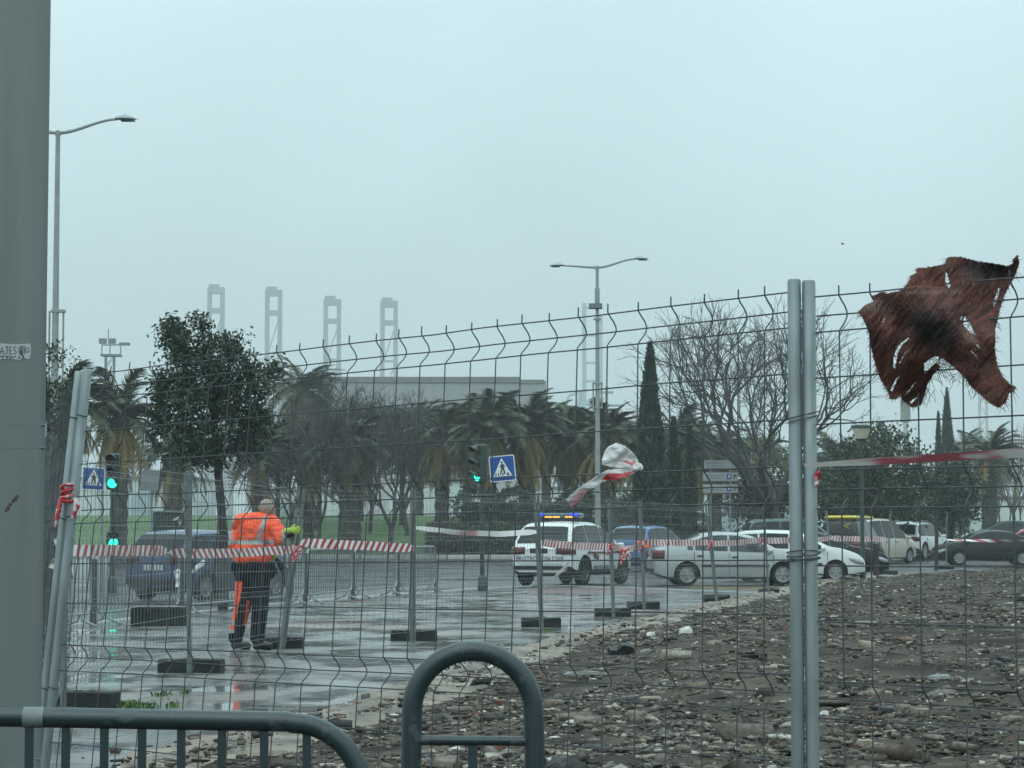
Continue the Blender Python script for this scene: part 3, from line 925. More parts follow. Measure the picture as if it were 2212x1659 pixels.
HOLES = [[(1000, 260), (1030, 330), (1055, 430), (1020, 435), (1000, 380)], [(1130, 710), (1180, 690), (1220, 740), (1290, 880), (1240, 860), (1180, 810), (1150, 760)],
         [(520, 1050), (560, 970), (650, 890), (662, 908), (590, 985), (560, 1050), (545, 1130), (528, 1210), (508, 1165)], [(605, 1445), (720, 1310), (738, 1310), (640, 1430)],
         [(800, 1140), (880, 1080), (945, 1068), (935, 1120), (870, 1180), (840, 1215), (800, 1235)], [(1445, 570), (1498, 430), (1512, 440), (1482, 560), (1455, 630)],
         [(655, 1520), (690, 1480), (745, 1440), (735, 1465), (690, 1515)], [(1285, 945), (1330, 990), (1322, 998), (1280, 960)], [(480, 1400), (530, 1290), (575, 1250), (545, 1320), (505, 1400)], [(405, 760), (440, 690), (450, 700), (420, 770)], [(560, 1140), (640, 1010), (648, 1022), (575, 1150)], [(1240, 1010), (1310, 1090), (1300, 1096), (1230, 1020)]]
fn_ = -right_n
pl_p = Vector((C_[0], C_[1], 0)) + fn_ * .05
def fib_place(cx_, cy_):
    px, py = c3(cx_, cy_)
    fx, fy = cx_ / 1700., cy_ / 1550.
    d_ = .050 * math.sin(fx * 4.2 + 1.2 * fy) + .035 * math.sin(fy * 6 - fx * 3.1) + .045 * mnoise.noise((fx * 4, fy * 4, 3)) + .012 * mnoise.noise((fx * 15 + fy * 4, fy * 5 - fx * 9, 6)) + .004 * mnoise.noise((fx * 50 + fy * 30, fy * 9 - fx * 9, 6))
    d_ += .07 * max(0, (fy - .55)) * (1 if cx_ > 900 else -.4)
    d_ += .03 * (1 if cy_ > 455 + 35 * math.sin(cx_ * .006) else 0) * sstep(1180, 1000, cx_) * sstep(1100, 600, cy_)
    return on_plane(px, py, pl_p + fn_ * (d_ - .02), fn_)
def fib_col(cx_, cy_):
    fx, fy = cx_ / 1700., cy_ / 1550.
    base = Vector((.130, .042, .029))
    n1 = mnoise.noise((fx * 3.2, fy * 3.2, 9)); n2 = mnoise.noise((fx * 22 + fy * 30, fy * 6 - fx * 6, 2))
    c_ = base * (1.0 + .45 * n1 + .85 * n2)
    dark = 1.15 * math.exp(-(((cx_ - 880 - .5 * (cy_ - 800)) / 230) ** 2 + ((cy_ - 820) / 230) ** 2)) + 1.2 * math.exp(-(((cx_ - 1420) / 270) ** 2 + ((cy_ - 265) / 105) ** 2)) + .5 * math.exp(-(((cx_ - 500) / 60) ** 2 + ((cy_ - 560) / 80) ** 2)) + .5 * math.exp(-(((cx_ - 1350) / 160) ** 2 + ((cy_ - 1180) / 90) ** 2))
    c_ = c_.lerp(Vector((.012, .011, .013)), min(.92, dark))
    pale = math.exp(-(((cx_ - 330) / 130) ** 2 + ((cy_ - 600) / 70) ** 2)) + .7 * math.exp(-(((cx_ - 780) / 420) ** 2 + ((cy_ - 478) / 18) ** 2)) + .8 * math.exp(-(((cx_ - cy_ * 1.0 - 340) / 40) ** 2 + ((cy_ - 900) / 120) ** 2))
    c_ = c_.lerp(Vector((.22, .13, .095)), min(.8, pale))
    return tuple(max(0, x) for x in c_)
FIB = M('palm_fibre', (1, 1, 1), (.55, .5, .5), sc=160, rough=.7, attr='Col', bump=.6, bsc=180, stretch=(1, 1, .35))
fib = thing('palm_fibre_sheet', 'torn reddish brown palm bark fibre sheet snagged on top of the mesh fence', 'palm bark', (1.15, 6.45, 1.9))
fo, edges = sheet('sheet', OUT, HOLES, 8.5, lambda x, y: fib_place(x, y) - fib.location, FIB, fib, fib_col)
hair = MB()
for (ex, ey, di, dj) in edges:
    if random.random() < .8:
        p0 = fib_place(ex, ey)
        l_ = random.expovariate(1 / 17.) + 5
        ang = math.atan2(dj, di) + random.gauss(0, .8)
        p1 = fib_place(ex + l_ * math.cos(ang), ey + l_ * math.sin(ang)) + Vector((0, 0, -.001 * l_ * .2))
        hair.tube([p0 - fib.location, p0.lerp(p1, .5) - fib.location + Vector((0, 0, .001)), p1 - fib.location], [.0009, .0007, .0003], n=3, cap=False)
def strandset(n, reg, ang, spread, lmin, lmax):
    for _ in range(n):
        x, y = random.uniform(reg[0], reg[2]), random.uniform(reg[1], reg[3])
        a = ang + random.gauss(0, spread); l_ = random.uniform(lmin, lmax)
        p = [fib_place(x + l_ * t * math.cos(a) + 8 * math.sin(t * 5 + x), y + l_ * t * math.sin(a) + 22 * t * t) - fib.location for t in (0, .35, .7, 1)]
        hair.tube(p, [.0009, .0008, .0007, .0003], n=3, cap=False)
strandset(26, (800, 1070, 960, 1200), R(8), .35, 60, 180)
strandset(22, (900, 1110, 1060, 1260), R(35), .6, 50, 150)
strandset(16, (1130, 690, 1260, 840), R(40), .9, 40, 100)
strandset(8, (820, 1250, 960, 1400), R(100), .6, 90, 200)
strandset(6, (1040, 1200, 1180, 1300), R(150), .4, 90, 180)
strandset(14, (1445, 440, 1500, 620), R(110), .5, 40, 110)
strandset(10, (510, 950, 640, 1200), R(10), .8, 20, 50)
strandset(10, (1220, 1330, 1350, 1430), R(110), .5, 25, 80)
hair.build('fibres', M('palm_fibre_strand', (0.06, 0.028, 0.02), (0.10, 0.05, 0.035), sc=10, rough=.7), fib)['kind'] = 'stuff'

# torn tape knotted on the near panel
TAPEW = M('tape_film', (1, 1, 1), (.8, .8, .8), sc=24, rough=.34, attr='Col', spec=.5, bump=.5, bsc=30, stretch=(1, 1, 3))
TAPEW.node_tree.nodes['Principled BSDF'].inputs['Alpha'].default_value = .88
def k3(cx_, cy_):
    return ((2000 + cx_ / 2.212) / 1.8228, (1150 + cy_ / 2.212) / 1.8228)
tn = -main_n
tp = Vector((B_[0], B_[1], 0)) + tn * .03
def kn_place(cx_, cy_):
    px, py = k3(cx_, cy_)
    u = (1160 - cx_) / 640.
    d_ = .05 * u * math.sin(u * 3 + cy_ * .004) + .006 * math.sin(cx_ * .02 + cy_ * .015) * min(1, u * 3) + .012 * mnoise.noise((cx_ * .012, cy_ * .012, 0))
    return on_plane(px, py, tp + tn * d_, tn)
FAN = [(1150, 1510), (1130, 1460), (1090, 1400), (1020, 1340), (965, 1322), (940, 1316), (900, 1335), (868, 1352), (840, 1390), (818, 1470), (820, 1505), (900, 1528), (1000, 1535), (1110, 1535), (1162, 1525)]
TAIL = [(1160, 1512), (1050, 1538), (900, 1545), (860, 1560), (790, 1605), (640, 1700), (520, 1807), (545, 1845), (560, 1866), (575, 1877), (640, 1830), (720, 1740), (830, 1660), (890, 1637), (950, 1642), (1050, 1607), (1120, 1575), (1168, 1540)]
REDZ = [(830, 1645), (862, 1600), (890, 1578), (1000, 1580), (1120, 1556), (1160, 1540), (1050, 1610), (950, 1645), (890, 1640)]
REDF = [(980, 1465), (1040, 1470), (1085, 1485), (1100, 1460), (1120, 1500), (1145, 1520), (1100, 1530), (1060, 1505)]
def kcol(x, y):
    if inpoly(x, y, REDZ):
        return (.52, .045, .06)
    if inpoly(x, y, REDF):
        return (.55, .12, .13)
    if y > 1720 and x - 600 > (1800 - y) * .9 - 30:
        return (.58, .33, .34)
    return (.72, .70, .69)
kn = thing('tape_scrap', 'torn white and red tape knotted on the mesh fence, fluttering over the cars', 'tape', on_plane(*k3(1150, 1525), tp, tn))
sheet('fan', FAN, [], 7, lambda x, y: kn_place(x, y) - kn.location, TAPEW, kn, kcol, solid=.0008)
sheet('tail', TAIL, [], 7, lambda x, y: kn_place(x, y) + tn * .008 - kn.location, TAPEW, kn, kcol, solid=.0008)
kc = on_plane(*k3(1145, 1522), tp, tn) + tn * .004 - kn.location
km = MB()
for k in range(5):
    km.tube([kc + Vector((.008 * math.cos(a) + .003 * k - .008, .008 * math.sin(a + k), .009 * math.sin(a * 1.0 + k * .9))) for a in [2 * PI * i / 10 for i in range(10)]], .0032, n=5, closed=True)
km.col = [(.7, .67, .66)] * len(km.v)
km.build('knot', TAPEW, kn, True)

# ------------------------------------------------------------------ striped barrier tape
def stripe_mat():
    m = bpy.data.materials.new('red_white_tape'); m.use_nodes = True
    n, l = m.node_tree.nodes, m.node_tree.links
    b = n["Principled BSDF"]
    uv = n.new("ShaderNodeUVMap"); uv.uv_map = "UVMap"
    sp = n.new("ShaderNodeSeparateXYZ"); l.new(uv.outputs[0], sp.inputs[0])
    fr_ = n.new("ShaderNodeMath"); fr_.operation = 'FRACT'; l.new(sp.outputs[0], fr_.inputs[0])
    gt = n.new("ShaderNodeMath"); gt.operation = 'GREATER_THAN'; gt.inputs[1].default_value = .5; l.new(fr_.outputs[0], gt.inputs[0])
    tc = n.new("ShaderNodeTexCoord")
    no = n.new("ShaderNodeTexNoise"); no.inputs['Scale'].default_value = 6; l.new(tc.outputs['Object'], no.inputs['Vector'])
    rd = n.new("ShaderNodeMix"); rd.data_type = 'RGBA'; l.new(no.outputs[0], rd.inputs[0])
    rd.inputs[6].default_value = (.44, .035, .045, 1); rd.inputs[7].default_value = (.34, .05, .055, 1)
    mx = n.new("ShaderNodeMix"); mx.data_type = 'RGBA'; l.new(gt.outputs[0], mx.inputs[0])
    mx.inputs[6].default_value = (.70, .69, .68, 1); l.new(rd.outputs[2], mx.inputs[7])
    l.new(mx.outputs[2], b.inputs['Base Color']); b.inputs['Roughness'].default_value = .35
    return m
STRIPE = stripe_mat()
def tape(label, p0, p1, w, sag=.02, period=.16, slant=.5, twist=0.0, mat=None, n=28, parent=None, wob=.015, group=None, w2=None):
    p0, p1 = Vector(p0), Vector(p1)
    L_ = (p1 - p0).length
    org = p0.lerp(p1, .5)
    mm = MB(); uvs = []
    side = (p1 - p0).cross(Vector((0, 0, 1))).normalized()
    for j in (0, .33, .67, 1):
        for i in range(n + 1):
            t = i / n
            c_ = p0.lerp(p1, t) - Vector((0, 0, sag * 4 * t * (1 - t)))
            c_ += Vector((0, 0, wob * .6 * mnoise.noise((t * 5, p0.x * 3, p0.y)))) + side * wob * 1.5 * mnoise.noise((t * 6, p0.x, 3))
            a = twist * math.sin(t * 7 + p0.x) + .25 * mnoise.noise((t * 9, 1, p0.y))
            pinch = 1 - .45 * max(0, 1 - t * 16) - .45 * max(0, 1 - (1 - t) * 16)
            dv = (Vector((0, 0, 1)) * math.cos(a) + side * math.sin(a)) * (lerp(w, w2 or w, t)) * pinch * (j - .5)
            mm.v.append(tuple(c_ + dv - org))
            uvs.append(((t * L_) / period + slant * (j - .5), j))
    for jj in range(3):
        mm.f += [(jj * (n + 1) + i, jj * (n + 1) + i + 1, (jj + 1) * (n + 1) + i + 1, (jj + 1) * (n + 1) + i) for i in range(n)]
    mm.m = [0] * len(mm.f)
    mm.uv = uvs
    o = mm.build('barrier_tape', mat or STRIPE, None, True, 80)
    o.location = org
    return tag(o, label, 'tape', group)
def TP(px, py, Y):
    return at(px, py, Y)
tape('red and white striped tape running from the leaning post to the mossy block', TP(147, 1189, 17.85), TP(362, 1189, 22.3), .096, .0, .24, -.4)
tape('red and white striped tape crossing in front of the man in orange', TP(368, 1194, 22.4), TP(641, 1186, 26.85), .098, .02, .19, .75)
tape('red and white striped tape just past the glove of the man in orange', TP(648, 1172, 26.9), TP(893, 1184, 28.9), .112, .0, .125, -.65)
tape('striped tape across the back of the white emergency vehicle', TP(1166, 1172, 33.0), TP(1318, 1180, 36.9), .11, .02, .17, -.5)
tape('short striped tape across the bonnet of the white emergency vehicle', TP(1318, 1178, 36.9), TP(1388, 1176, 40.4), .10, .06, .2, -.4, twist=.5)
tape('striped tape across the tail of the silver saloon', TP(1390, 1172, 40.4), TP(1533, 1172, 44.6), .12, .0, .21, .2)
tape('striped tape across the doors of the silver saloon', TP(1533, 1174, 44.6), TP(1645, 1166, 49.5), .12, .02, .26, .25)
tape('striped tape across the windscreen of the white hatchback', TP(1645, 1168, 49.5), TP(1796, 1163, 64.8), .14, .02, .6, .3)
tape('striped tape in front of the black van', TP(1796, 1163, 64.8), TP(1916, 1165, 74.8), .17, .0, .5, -.3)
tape('narrow twisted striped tape across the side of the black fastback', TP(2044, 1166, 85.8), TP(2300, 1167, 88), .12, .03, .85, .5, twist=1.0)
WTAPE = M('pale_striped_tape', (0.72, 0.69, 0.68), (0.60, 0.30, 0.30), sc=1.1, rough=.35, lo=.56, hi=.62)
tape('pale sagging tape strung between the traffic light and the white emergency vehicle', TP(893, 1139, 29.1), TP(1160, 1149, 33.0), .06, .05, .5, .3, twist=.3, mat=WTAPE, w2=.085)
RTAPE = M('near_tape_film', (0.72, 0.68, 0.67), (0.50, 0.13, 0.17), sc=2.6, rough=.32, lo=.50, hi=.56, stretch=(1, 1, 7), detail=2)
tape('wide white and pink tape stretched from the twin posts past the fibre sheet', TP(1738, 1006, 6.69), (D_[0] - .02, D_[1] - .045, 1.70), .020, .0, .3, .3, twist=.6, mat=RTAPE, n=140, w2=.075, wob=.008)
# hanging tape end and wraps
REDF_ = M('red_tape_film', (0.44, 0.035, 0.05), (0.60, 0.52, 0.52), sc=26, rough=.35, lo=.52, hi=.58)
def scrap(label, pts2d, Y, mat, thick=.0015, name='tape_scrap', cat='tape', seed=0, amp=.02):
    c_ = at(sum(p[0] for p in pts2d) / len(pts2d), sum(p[1] for p in pts2d) / len(pts2d), Y)
    t = thing(name, label, cat, c_)
    def pl(x, y):
        return at(x, y, Y) + Vector((0, amp * mnoise.noise((x * .08, y * .08, seed)), 0)) - c_
    st_ = max(1.2, (max(p[0] for p in pts2d) - min(p[0] for p in pts2d)) / 24)
    sheet('film', pts2d, [], st_, pl, mat, t, None, solid=thick)
    return t
scrap('short red tape end hanging beside the twin foreground posts', [(1760, 1022), (1769, 1015), (1772, 1022), (1771, 1034), (1766, 1052), (1759, 1052), (1758, 1036)], 6.72, REDF_, seed=3)
WFILM = M('white_plastic_film', (0.72, 0.72, 0.70), (0.58, 0.57, 0.55), sc=12, rough=.4)
scrap('torn white plastic sheet flapping behind the leaning post', [(116, 1168), (134, 1150), (137, 1150), (134, 1172), (130, 1195), (119, 1203), (125, 1188)], 9.9, WFILM, seed=5)
scrap('creamy plastic scrap hanging low behind the leaning post', [(104, 1226), (112, 1210), (128, 1200), (130, 1212), (124, 1226), (128, 1240), (122, 1256), (117, 1246), (118, 1230)], 9.9, M('cream_film', (0.55, 0.52, 0.46), (0.42, 0.40, 0.36), sc=12, rough=.45), seed=6)
scrap('small white rag tied on the fence in front of the blue hatchback', [(412, 1236), (420, 1225), (438, 1208), (444, 1212), (440, 1222), (426, 1232), (418, 1240)], 24.2, WFILM, seed=8)
scrap('white rag hanging from the fence post ahead of the blue hatchback', [(376, 1235), (384, 1228), (390, 1232), (388, 1244), (386, 1268), (378, 1270), (380, 1250)], 22.2, WFILM, seed=9)
scrap('tan rag tied on the fence beside the dark green cabinet', [(372, 1123), (381, 1118), (385, 1116), (392, 1128), (388, 1136), (384, 1126), (376, 1126)], 22.3, M('tan_rag', (0.42, 0.30, 0.22), (0.55, 0.48, 0.4), sc=30, rough=.7), seed=10)
scrap('pale tape end dangling below the striped tape behind the white emergency vehicle', [(1192, 1258), (1200, 1240), (1216, 1226), (1226, 1212), (1230, 1214), (1220, 1230), (1204, 1246), (1196, 1260)], 33.4, M('dirty_film', (0.50, 0.42, 0.38), (0.36, 0.31, 0.28), sc=12, rough=.6), seed=12)
wr = MB(); wpt = on_plane(157, 1078, Vector((*A_, 0)), main_n)
for k in range(4):
    wr.tube([Vector((wpt.x + .036 * math.cos(a), 9.615 + .036 * math.sin(a), wpt.z + .016 * k + .012 * math.sin(a + k))) for a in [2 * PI * i / 16 for i in range(16)]], .0085, n=6, closed=True)
wr.tube([Vector((wpt.x + .034, 9.57, wpt.z)), Vector((wpt.x + .04, 9.56, wpt.z - .03)), Vector((wpt.x + .022, 9.56, wpt.z - .085))], [.012, .014, .006], n=6)
wr.tube([Vector((wpt.x - .03, 9.57, wpt.z)), Vector((wpt.x - .036, 9.56, wpt.z - .05)), Vector((wpt.x - .05, 9.56, wpt.z - .12))], [.01, .012, .005], n=6)
tag(wr.build('tape_wrap', REDF_, smooth=True), 'red and white tape wound round the leaning foreground post', 'tape')
for (px, py, Y, lab) in ((641, 1187, 26.85, 'bunched red and white tape knot on the leaning posts by the glove'), (1570 / 2.212 + 640, 1192, 28.95, 'tape knot with loose red end on the post ahead of the lawn'), (1318, 1180, 36.9, 'bunched tape knot on the post before the white emergency vehicle bonnet'), (1386, 1174, 40.4, 'bunched tape knot on the post beside the blue people carrier'), (1533, 1172, 44.6, 'bunched tape knot on the leaning posts before the silver saloon'), (1645, 1166, 49.5, 'bunched tape knot on the post before the silver saloon mirror')):
    q_ = MB(); c_ = at(px, py, Y)
    for k in range(3):
        q_.tube([c_ + Vector((.05 * math.cos(a), .05 * math.sin(a), .03 * (k - 1) + .02 * math.sin(a * 2 + k))) for a in [2 * PI * i / 10 for i in range(10)]], .018, n=5, closed=True)
    q_.tube([c_, c_ + Vector((-.02, -.04, -.08)), c_ + Vector((-.05, -.05, -.16))], [.03, .035, .012], n=5)
    tag(q_.build('tape_knot', REDF_, smooth=True), lab, 'tape')
# ------------------------------------------------------------------ vegetation helpers
def leaf_mesh(name, cen, size, mat, aspect=.45, normal_bias=None, extra=None):
    n = len(cen)
    u = RNG.normal(size=(n, 3)); u /= np.linalg.norm(u, axis=1, keepdims=True)
    if normal_bias is not None:
        u = u * .8 + normal_bias; u /= np.linalg.norm(u, axis=1, keepdims=True)
    a = RNG.normal(size=(n, 3)); v = np.cross(u, a); v /= np.linalg.norm(v, axis=1, keepdims=True)
    s = np.asarray(size).reshape(-1, 1) * np.ones((n, 1))
    V = np.stack([cen - u * s, cen + v * s * aspect, cen + u * s, cen - v * s * aspect], 1).reshape(-1, 3)
    F = np.arange(n * 4).reshape(-1, 4)
    me = bpy.data.meshes.new(name)
    me.vertices.add(n * 4); me.vertices.foreach_set('co', V.reshape(-1))
    me.loops.add(n * 4); me.loops.foreach_set('vertex_index', F.reshape(-1))
    me.polygons.add(n); me.polygons.foreach_set('loop_start', np.arange(n) * 4); me.polygons.foreach_set('loop_total', np.full(n, 4))
    me.update(); me.validate()
    me.materials.append(mat)
    return me

def clumps(n_cl, per, cen, rad, spread, shell=.6):
    out = []
    for _ in range(n_cl):
        d = RNG.normal(size=3); d /= np.linalg.norm(d)
        r_ = (shell + (1 - shell) * RNG.random()) if RNG.random() < .75 else RNG.random() ** .5
        c_ = np.array(cen) + d * np.array(rad) * r_
        k_ = int(per * RNG.uniform(.5, 1.4))
        out.append(c_ + RNG.normal(size=(k_, 3)) * spread * RNG.uniform(.6, 1.25))
    return np.concatenate(out)

def limb(mb, p, d, L_, r0, r1, segs=4, wig=.12, up=0.0):
    pts_ = [Vector(p)]; dd = Vector(d).normalized(); rr = [r0]
    for i in range(segs):
        dd = (dd + Vector((random.gauss(0, wig), random.gauss(0, wig), random.gauss(0, wig) + up))).normalized()
        pts_.append(pts_[-1] + dd * L_ / segs); rr.append(lerp(r0, r1, (i + 1) / segs))
    mb.tube(pts_, rr, n=max(3, min(8, int(3 + r0 * 40))), cap=False)
    return pts_, dd

def grow(mb, p, d, L_, r, depth, minr=.006, up=.05, spread=.6, kids=(2, 4), shrink=(.62, .82)):
    pts_, dd = limb(mb, p, d, L_, r, r * .62, 4 if depth > 2 else 3, .13, up)
    if depth <= 0:
        return
    for k in range(random.randint(*kids)):
        t = 1.0 if k < 2 else random.uniform(.4, .95)
        i = min(len(pts_) - 2, int(t * (len(pts_) - 1)))
        q = pts_[i].lerp(pts_[i + 1], t * (len(pts_) - 1) - i) if t < 1 else pts_[-1]
        ax = dd.orthogonal().normalized(); ax.rotate(Matrix.Rotation(random.uniform(0, 2 * PI), 3, dd))
        nd = (dd + ax * random.uniform(.35, 1.0) * spread * 1.5).normalized()
        grow(mb, q, nd, L_ * random.uniform(*shrink), max(minr, r * random.uniform(.5, .68)), depth - 1, minr, up, spread, kids, shrink)

def bare_tree(label, X, Y, z, H, seed, depth=6, spread=.55, lean=(0, 0), trunk_h=.28, r=.16, kids=(2, 4), group=None, wide=1.0, minr=.009, mat=None):
    random.seed(seed)
    t = thing('bare_tree', label, 'tree', (X, Y, z), 0, group)
    tm = MB()
    pts_, dd = limb(tm, (0, 0, -.1), (lean[0], lean[1], 1), H * trunk_h, r, r * .8, 5, .05)
    tm.build('trunk', BARK, t, True)
    cm = MB()
    for k in range(5):
        a = 2 * PI * k / 5 + random.uniform(-.4, .4)
        d_ = (dd * 1.0 + Vector((math.cos(a), math.sin(a), .15)) * wide * random.uniform(.35, .85)).normalized()
        grow(cm, pts_[-1] - dd * random.uniform(0, .25) * H * .2, d_, H * .27, r * .62, depth - 1, minr, .05, spread, kids)
    stuff(cm.build('crown', mat or TWIG, t))
    return t

# palm fronds -------------------------------------------------------
def frond_mesh(name, L_, up, droop, mat, n=40, lw=.036, ll=.52, hang=.35, seed=1):
    rr = random.Random(seed)
    mm = MB()
    def rach(t):
        return Vector((L_ * (t - .12 * t * t), .04 * L_ * math.sin(t * 3 + seed), L_ * (up * t - droop * t * t)))
    mm.tube([rach(i / 8) for i in range(9)], [.03, .026, .022, .018, .015, .012, .009, .006, .004], n=4, cap=False)
    for i in range(n):
        t = .14 + .86 * i / (n - 1)
        p = rach(t); tg = (rach(min(1, t + .02)) - rach(t - .02)).normalized()
        sd = tg.cross(Vector((0, 0, 1))).normalized()
        l_ = ll * L_ * .42 * (math.sin(PI * (.12 + .80 * t)) + .18) * rr.uniform(.8, 1.15)
        for s in (-1, 1):
            tip = p + (sd * s * rr.uniform(.55, .9) + tg * rr.uniform(.5, .9) + Vector((0, 0, rr.uniform(.05, .3) - hang))).normalized() * l_
            a, b = p - tg * lw, p + tg * lw
            mid = p.lerp(tip, .55) + Vector((0, 0, .05 * l_))
            mm.add([a, b, mid + tg * lw * .6, tip, mid - tg * lw * .6], [(0, 1, 2, 3, 4)])
    return mm.mesh(name, mat)
FR_G = [frond_mesh('frond', 2.4, .55, .75, FROND, seed=1), frond_mesh('frond', 2.4, .35, .85, FROND, seed=2), frond_mesh('frond', 2.3, .75, .55, FROND, seed=3)]
FR_D = [frond_mesh('dry_frond', 2.1, .1, .8, FRONDD, n=30, ll=.52, lw=.045, hang=.8, seed=5), frond_mesh('dry_frond', 1.9, -.1, .75, FRONDD, n=28, ll=.55, lw=.045, hang=.9, seed=6)]
def palm(label, X, Y, z, th, cs=1.0, seed=0, ng=46, nd=44, r=.30, group='palms in the planted strip'):
    rr = random.Random(seed)
    t = thing('palm_tree', label, 'palm tree', (X, Y, z), 0, group)
    tm = MB()
    prof = []
    N = 16
    for i in range(N + 1):
        h = th * i / N
        prof.append((r * (1.15 if i == 0 else 1.0) * (1 + .07 * (-1) ** i) * (1 + .35 * sstep(.75, 1, i / N)), h - .1))
    prof.append((r * .6, th + .15))
    tm.lathe(prof, 14)
    tm.build('trunk', PTRUNK, t, True, 60)
    for i in range(ng):
        el = lerp(78, -22, (i + rr.random()) / ng); az = rr.uniform(0, 2 * PI); az -= .35 * math.sin(az)
        o = obj('frond', rr.choice(FR_G), t)
        o.location = (0, 0, th + .05)
        o.rotation_euler = (rr.uniform(-.3, .3), R(-el * .72 + 8), az)
        s_ = cs * rr.uniform(.82, 1.12); o.scale = (s_, s_, s_)
    for i in range(nd):
        az = rr.uniform(0, 2 * PI)
        o = obj('dry_frond', rr.choice(FR_D), t)
        o.location = (0, 0, th - rr.uniform(0, .5))
        o.rotation_euler = (rr.uniform(-.3, .3), R(rr.uniform(8, 58)), az)
        s_ = cs * rr.uniform(.75, 1.1); o.scale = (s_, s_, s_)
    return t

def G(x, y):                                  # ground height across the road
    return lawn_z(x, y) if y > 105 else road_z(x, y)
def palm_px(label, px, crown_py, Y, cs=1.0, seed=0, **k):
    X = xat(px, Y); zc = zat(crown_py, Y); z = G(X, Y)
    return palm(label, X, Y, z, zc - z, cs, seed, **k)
PL1 = 'canary palm with a golden skirt of dead fronds in the row across the road'
PL2 = 'grey-green canary palm rising behind the row across the road'
for i, (px, py, Y, cs, rr_) in enumerate(((955, 945, 116, 1.0, .36), (1058, 935, 112, 1.0, .34), (1138, 925, 114, 1.08, .42), (1232, 950, 117, 1.0, .36), (1312, 945, 113, 1.0, .42), (1462, 960, 118, 1.0, .34), (1545, 985, 121, .95, .34))):
    palm_px('golden-skirted canary palm ' + ('just past the bare trees', 'behind the central traffic light', 'behind the tilted blue crossing sign', 'above the white emergency vehicle', 'behind the twin-armed street lamp', 'beside the small cypresses', 'behind the direction signs')[i], px, py, Y, cs * 1.06, 20 + i, r=rr_)
for i, (px, py, Y, cs) in enumerate(((655, 850, 150, 1.25), (905, 930, 140, 1.1), (1010, 925, 142, 1.1), (1180, 930, 145, 1.1), (1270, 945, 150, 1.0), (1375, 955, 146, 1.0), (1510, 965, 150, 1.0))):
    palm_px(PL2 if i else 'tall palm rising above the bare trees against the grey hall', px, py, Y, cs * 1.12, 40 + i, group='palms standing further back')
palm_px('broad palm with drooping olive fronds beside the left crossing sign', 258, 905, 92, 1.12, 61, r=.36, nd=22)
palm_px('wind-swept palm with upright fronds behind the leaning post', 138, 880, 70, .78, 62, r=.3)
palm_px('stout palm with rusty skirt behind the left crossing sign', 375, 985, 112, 1.0, 63, r=.45, nd=26)
palm_px('stout palm with heavy dark trunk behind the man in orange', 560, 985, 112, 1.0, 64, r=.36, nd=26)
palm_px('palm with the widest dark trunk on the lawn', 757, 975, 110, 1.0, 65, r=.55, nd=24)
palm_px('palm with slim trunk on the lawn beside the bare trees', 668, 985, 114, .95, 66, r=.30, nd=20)
palm_px('small palm showing behind the twin foreground posts', 1806, 1000, 125, 1.0, 67, r=.3)
palm_px('palm with bare thick trunk behind the black fastback', 2136, 985, 120, 1.0, 68, r=.42, nd=16)
palm_px('far palm with golden fronds near the lattice mast', 2080, 985, 160, 1.0, 69, r=.35)

# leafy street tree beside the barriers ---------------------------------
random.seed(77)
def leafy_tree(label, X, Y, z, crown_c, crown_r, n_cl, per, leaf, mat, trunk_r, seed, spread=.16, lean=(0, 0), bark=None, group=None, limbs=9, name='leafy_tree', aspect=.42, lobes=None):
    global RNG
    RNG = np.random.default_rng(seed); random.seed(seed)
    t = thing(name, label, 'tree', (X, Y, z), 0, group)
    tm = MB()
    top = Vector(crown_c) - Vector((0, 0, crown_r[2] * .55))
    pts_ = [Vector((0, 0, -.05)), Vector((lean[0] * .3, lean[1] * .3, top.z * .4)), top, Vector(crown_c) + Vector((0, 0, crown_r[2] * .5))]
    tm.tube(pts_, [trunk_r * 1.15, trunk_r, trunk_r * .8, trunk_r * .2], n=9)
    tm.build('trunk', bark or BARKD, t, True)
    bm_ = MB()
    for k in range(limbs):
        a = 2 * PI * k / limbs + random.uniform(-.3, .3)
        tgt = Vector(crown_c) + Vector((math.cos(a) * crown_r[0] * .85, math.sin(a) * crown_r[1] * .85, random.uniform(-.5, .7) * crown_r[2]))
        st = top.lerp(Vector(crown_c), random.uniform(-.1, .9))
        bm_.tube([st, st.lerp(tgt, .5) + Vector((0, 0, -.06 * crown_r[2])), tgt], [trunk_r * .45, trunk_r * .28, trunk_r * .1], n=5)
    bm_.build('branches', bark or BARKD, t, True)
    cen = clumps(n_cl, per, crown_c, crown_r, spread) if lobes is None else np.concatenate([clumps(n, per, c_, r_, spread, .5) for c_, r_, n in lobes])
    sz = RNG.uniform(.6, 1.2, len(cen)) * leaf
    stuff(obj('crown', leaf_mesh('crown', cen, sz, mat, aspect), t))
    return t
Yt = 41.2
zc = zat(850, Yt)
xt_ = xat(484, Yt)
LOB = []
for (cx_, cy_, rx, rz_, n) in ((400, 762, 58, 56, 26), (468, 800, 84, 72, 42), (545, 835, 56, 58, 24), (380, 860, 50, 66, 24), (462, 905, 92, 70, 46), (556, 905, 42, 52, 14), (368, 708, 18, 18, 4), (432, 698, 18, 16, 4), (392, 722, 20, 20, 4), (505, 738, 30, 14, 6), (590, 800, 14, 20, 4), (345, 800, 16, 26, 4), (425, 965, 60, 30, 16), (525, 955, 60, 34, 16), (470, 985, 40, 18, 6), (350, 915, 28, 40, 8)):
    s_ = Yt / FD
    LOB.append(((xat(cx_, Yt) - xt_, random.uniform(-.25, .25), zat(cy_, Yt)), (rx * s_, max(.2, rx * s_ * .9), rz_ * s_), n))
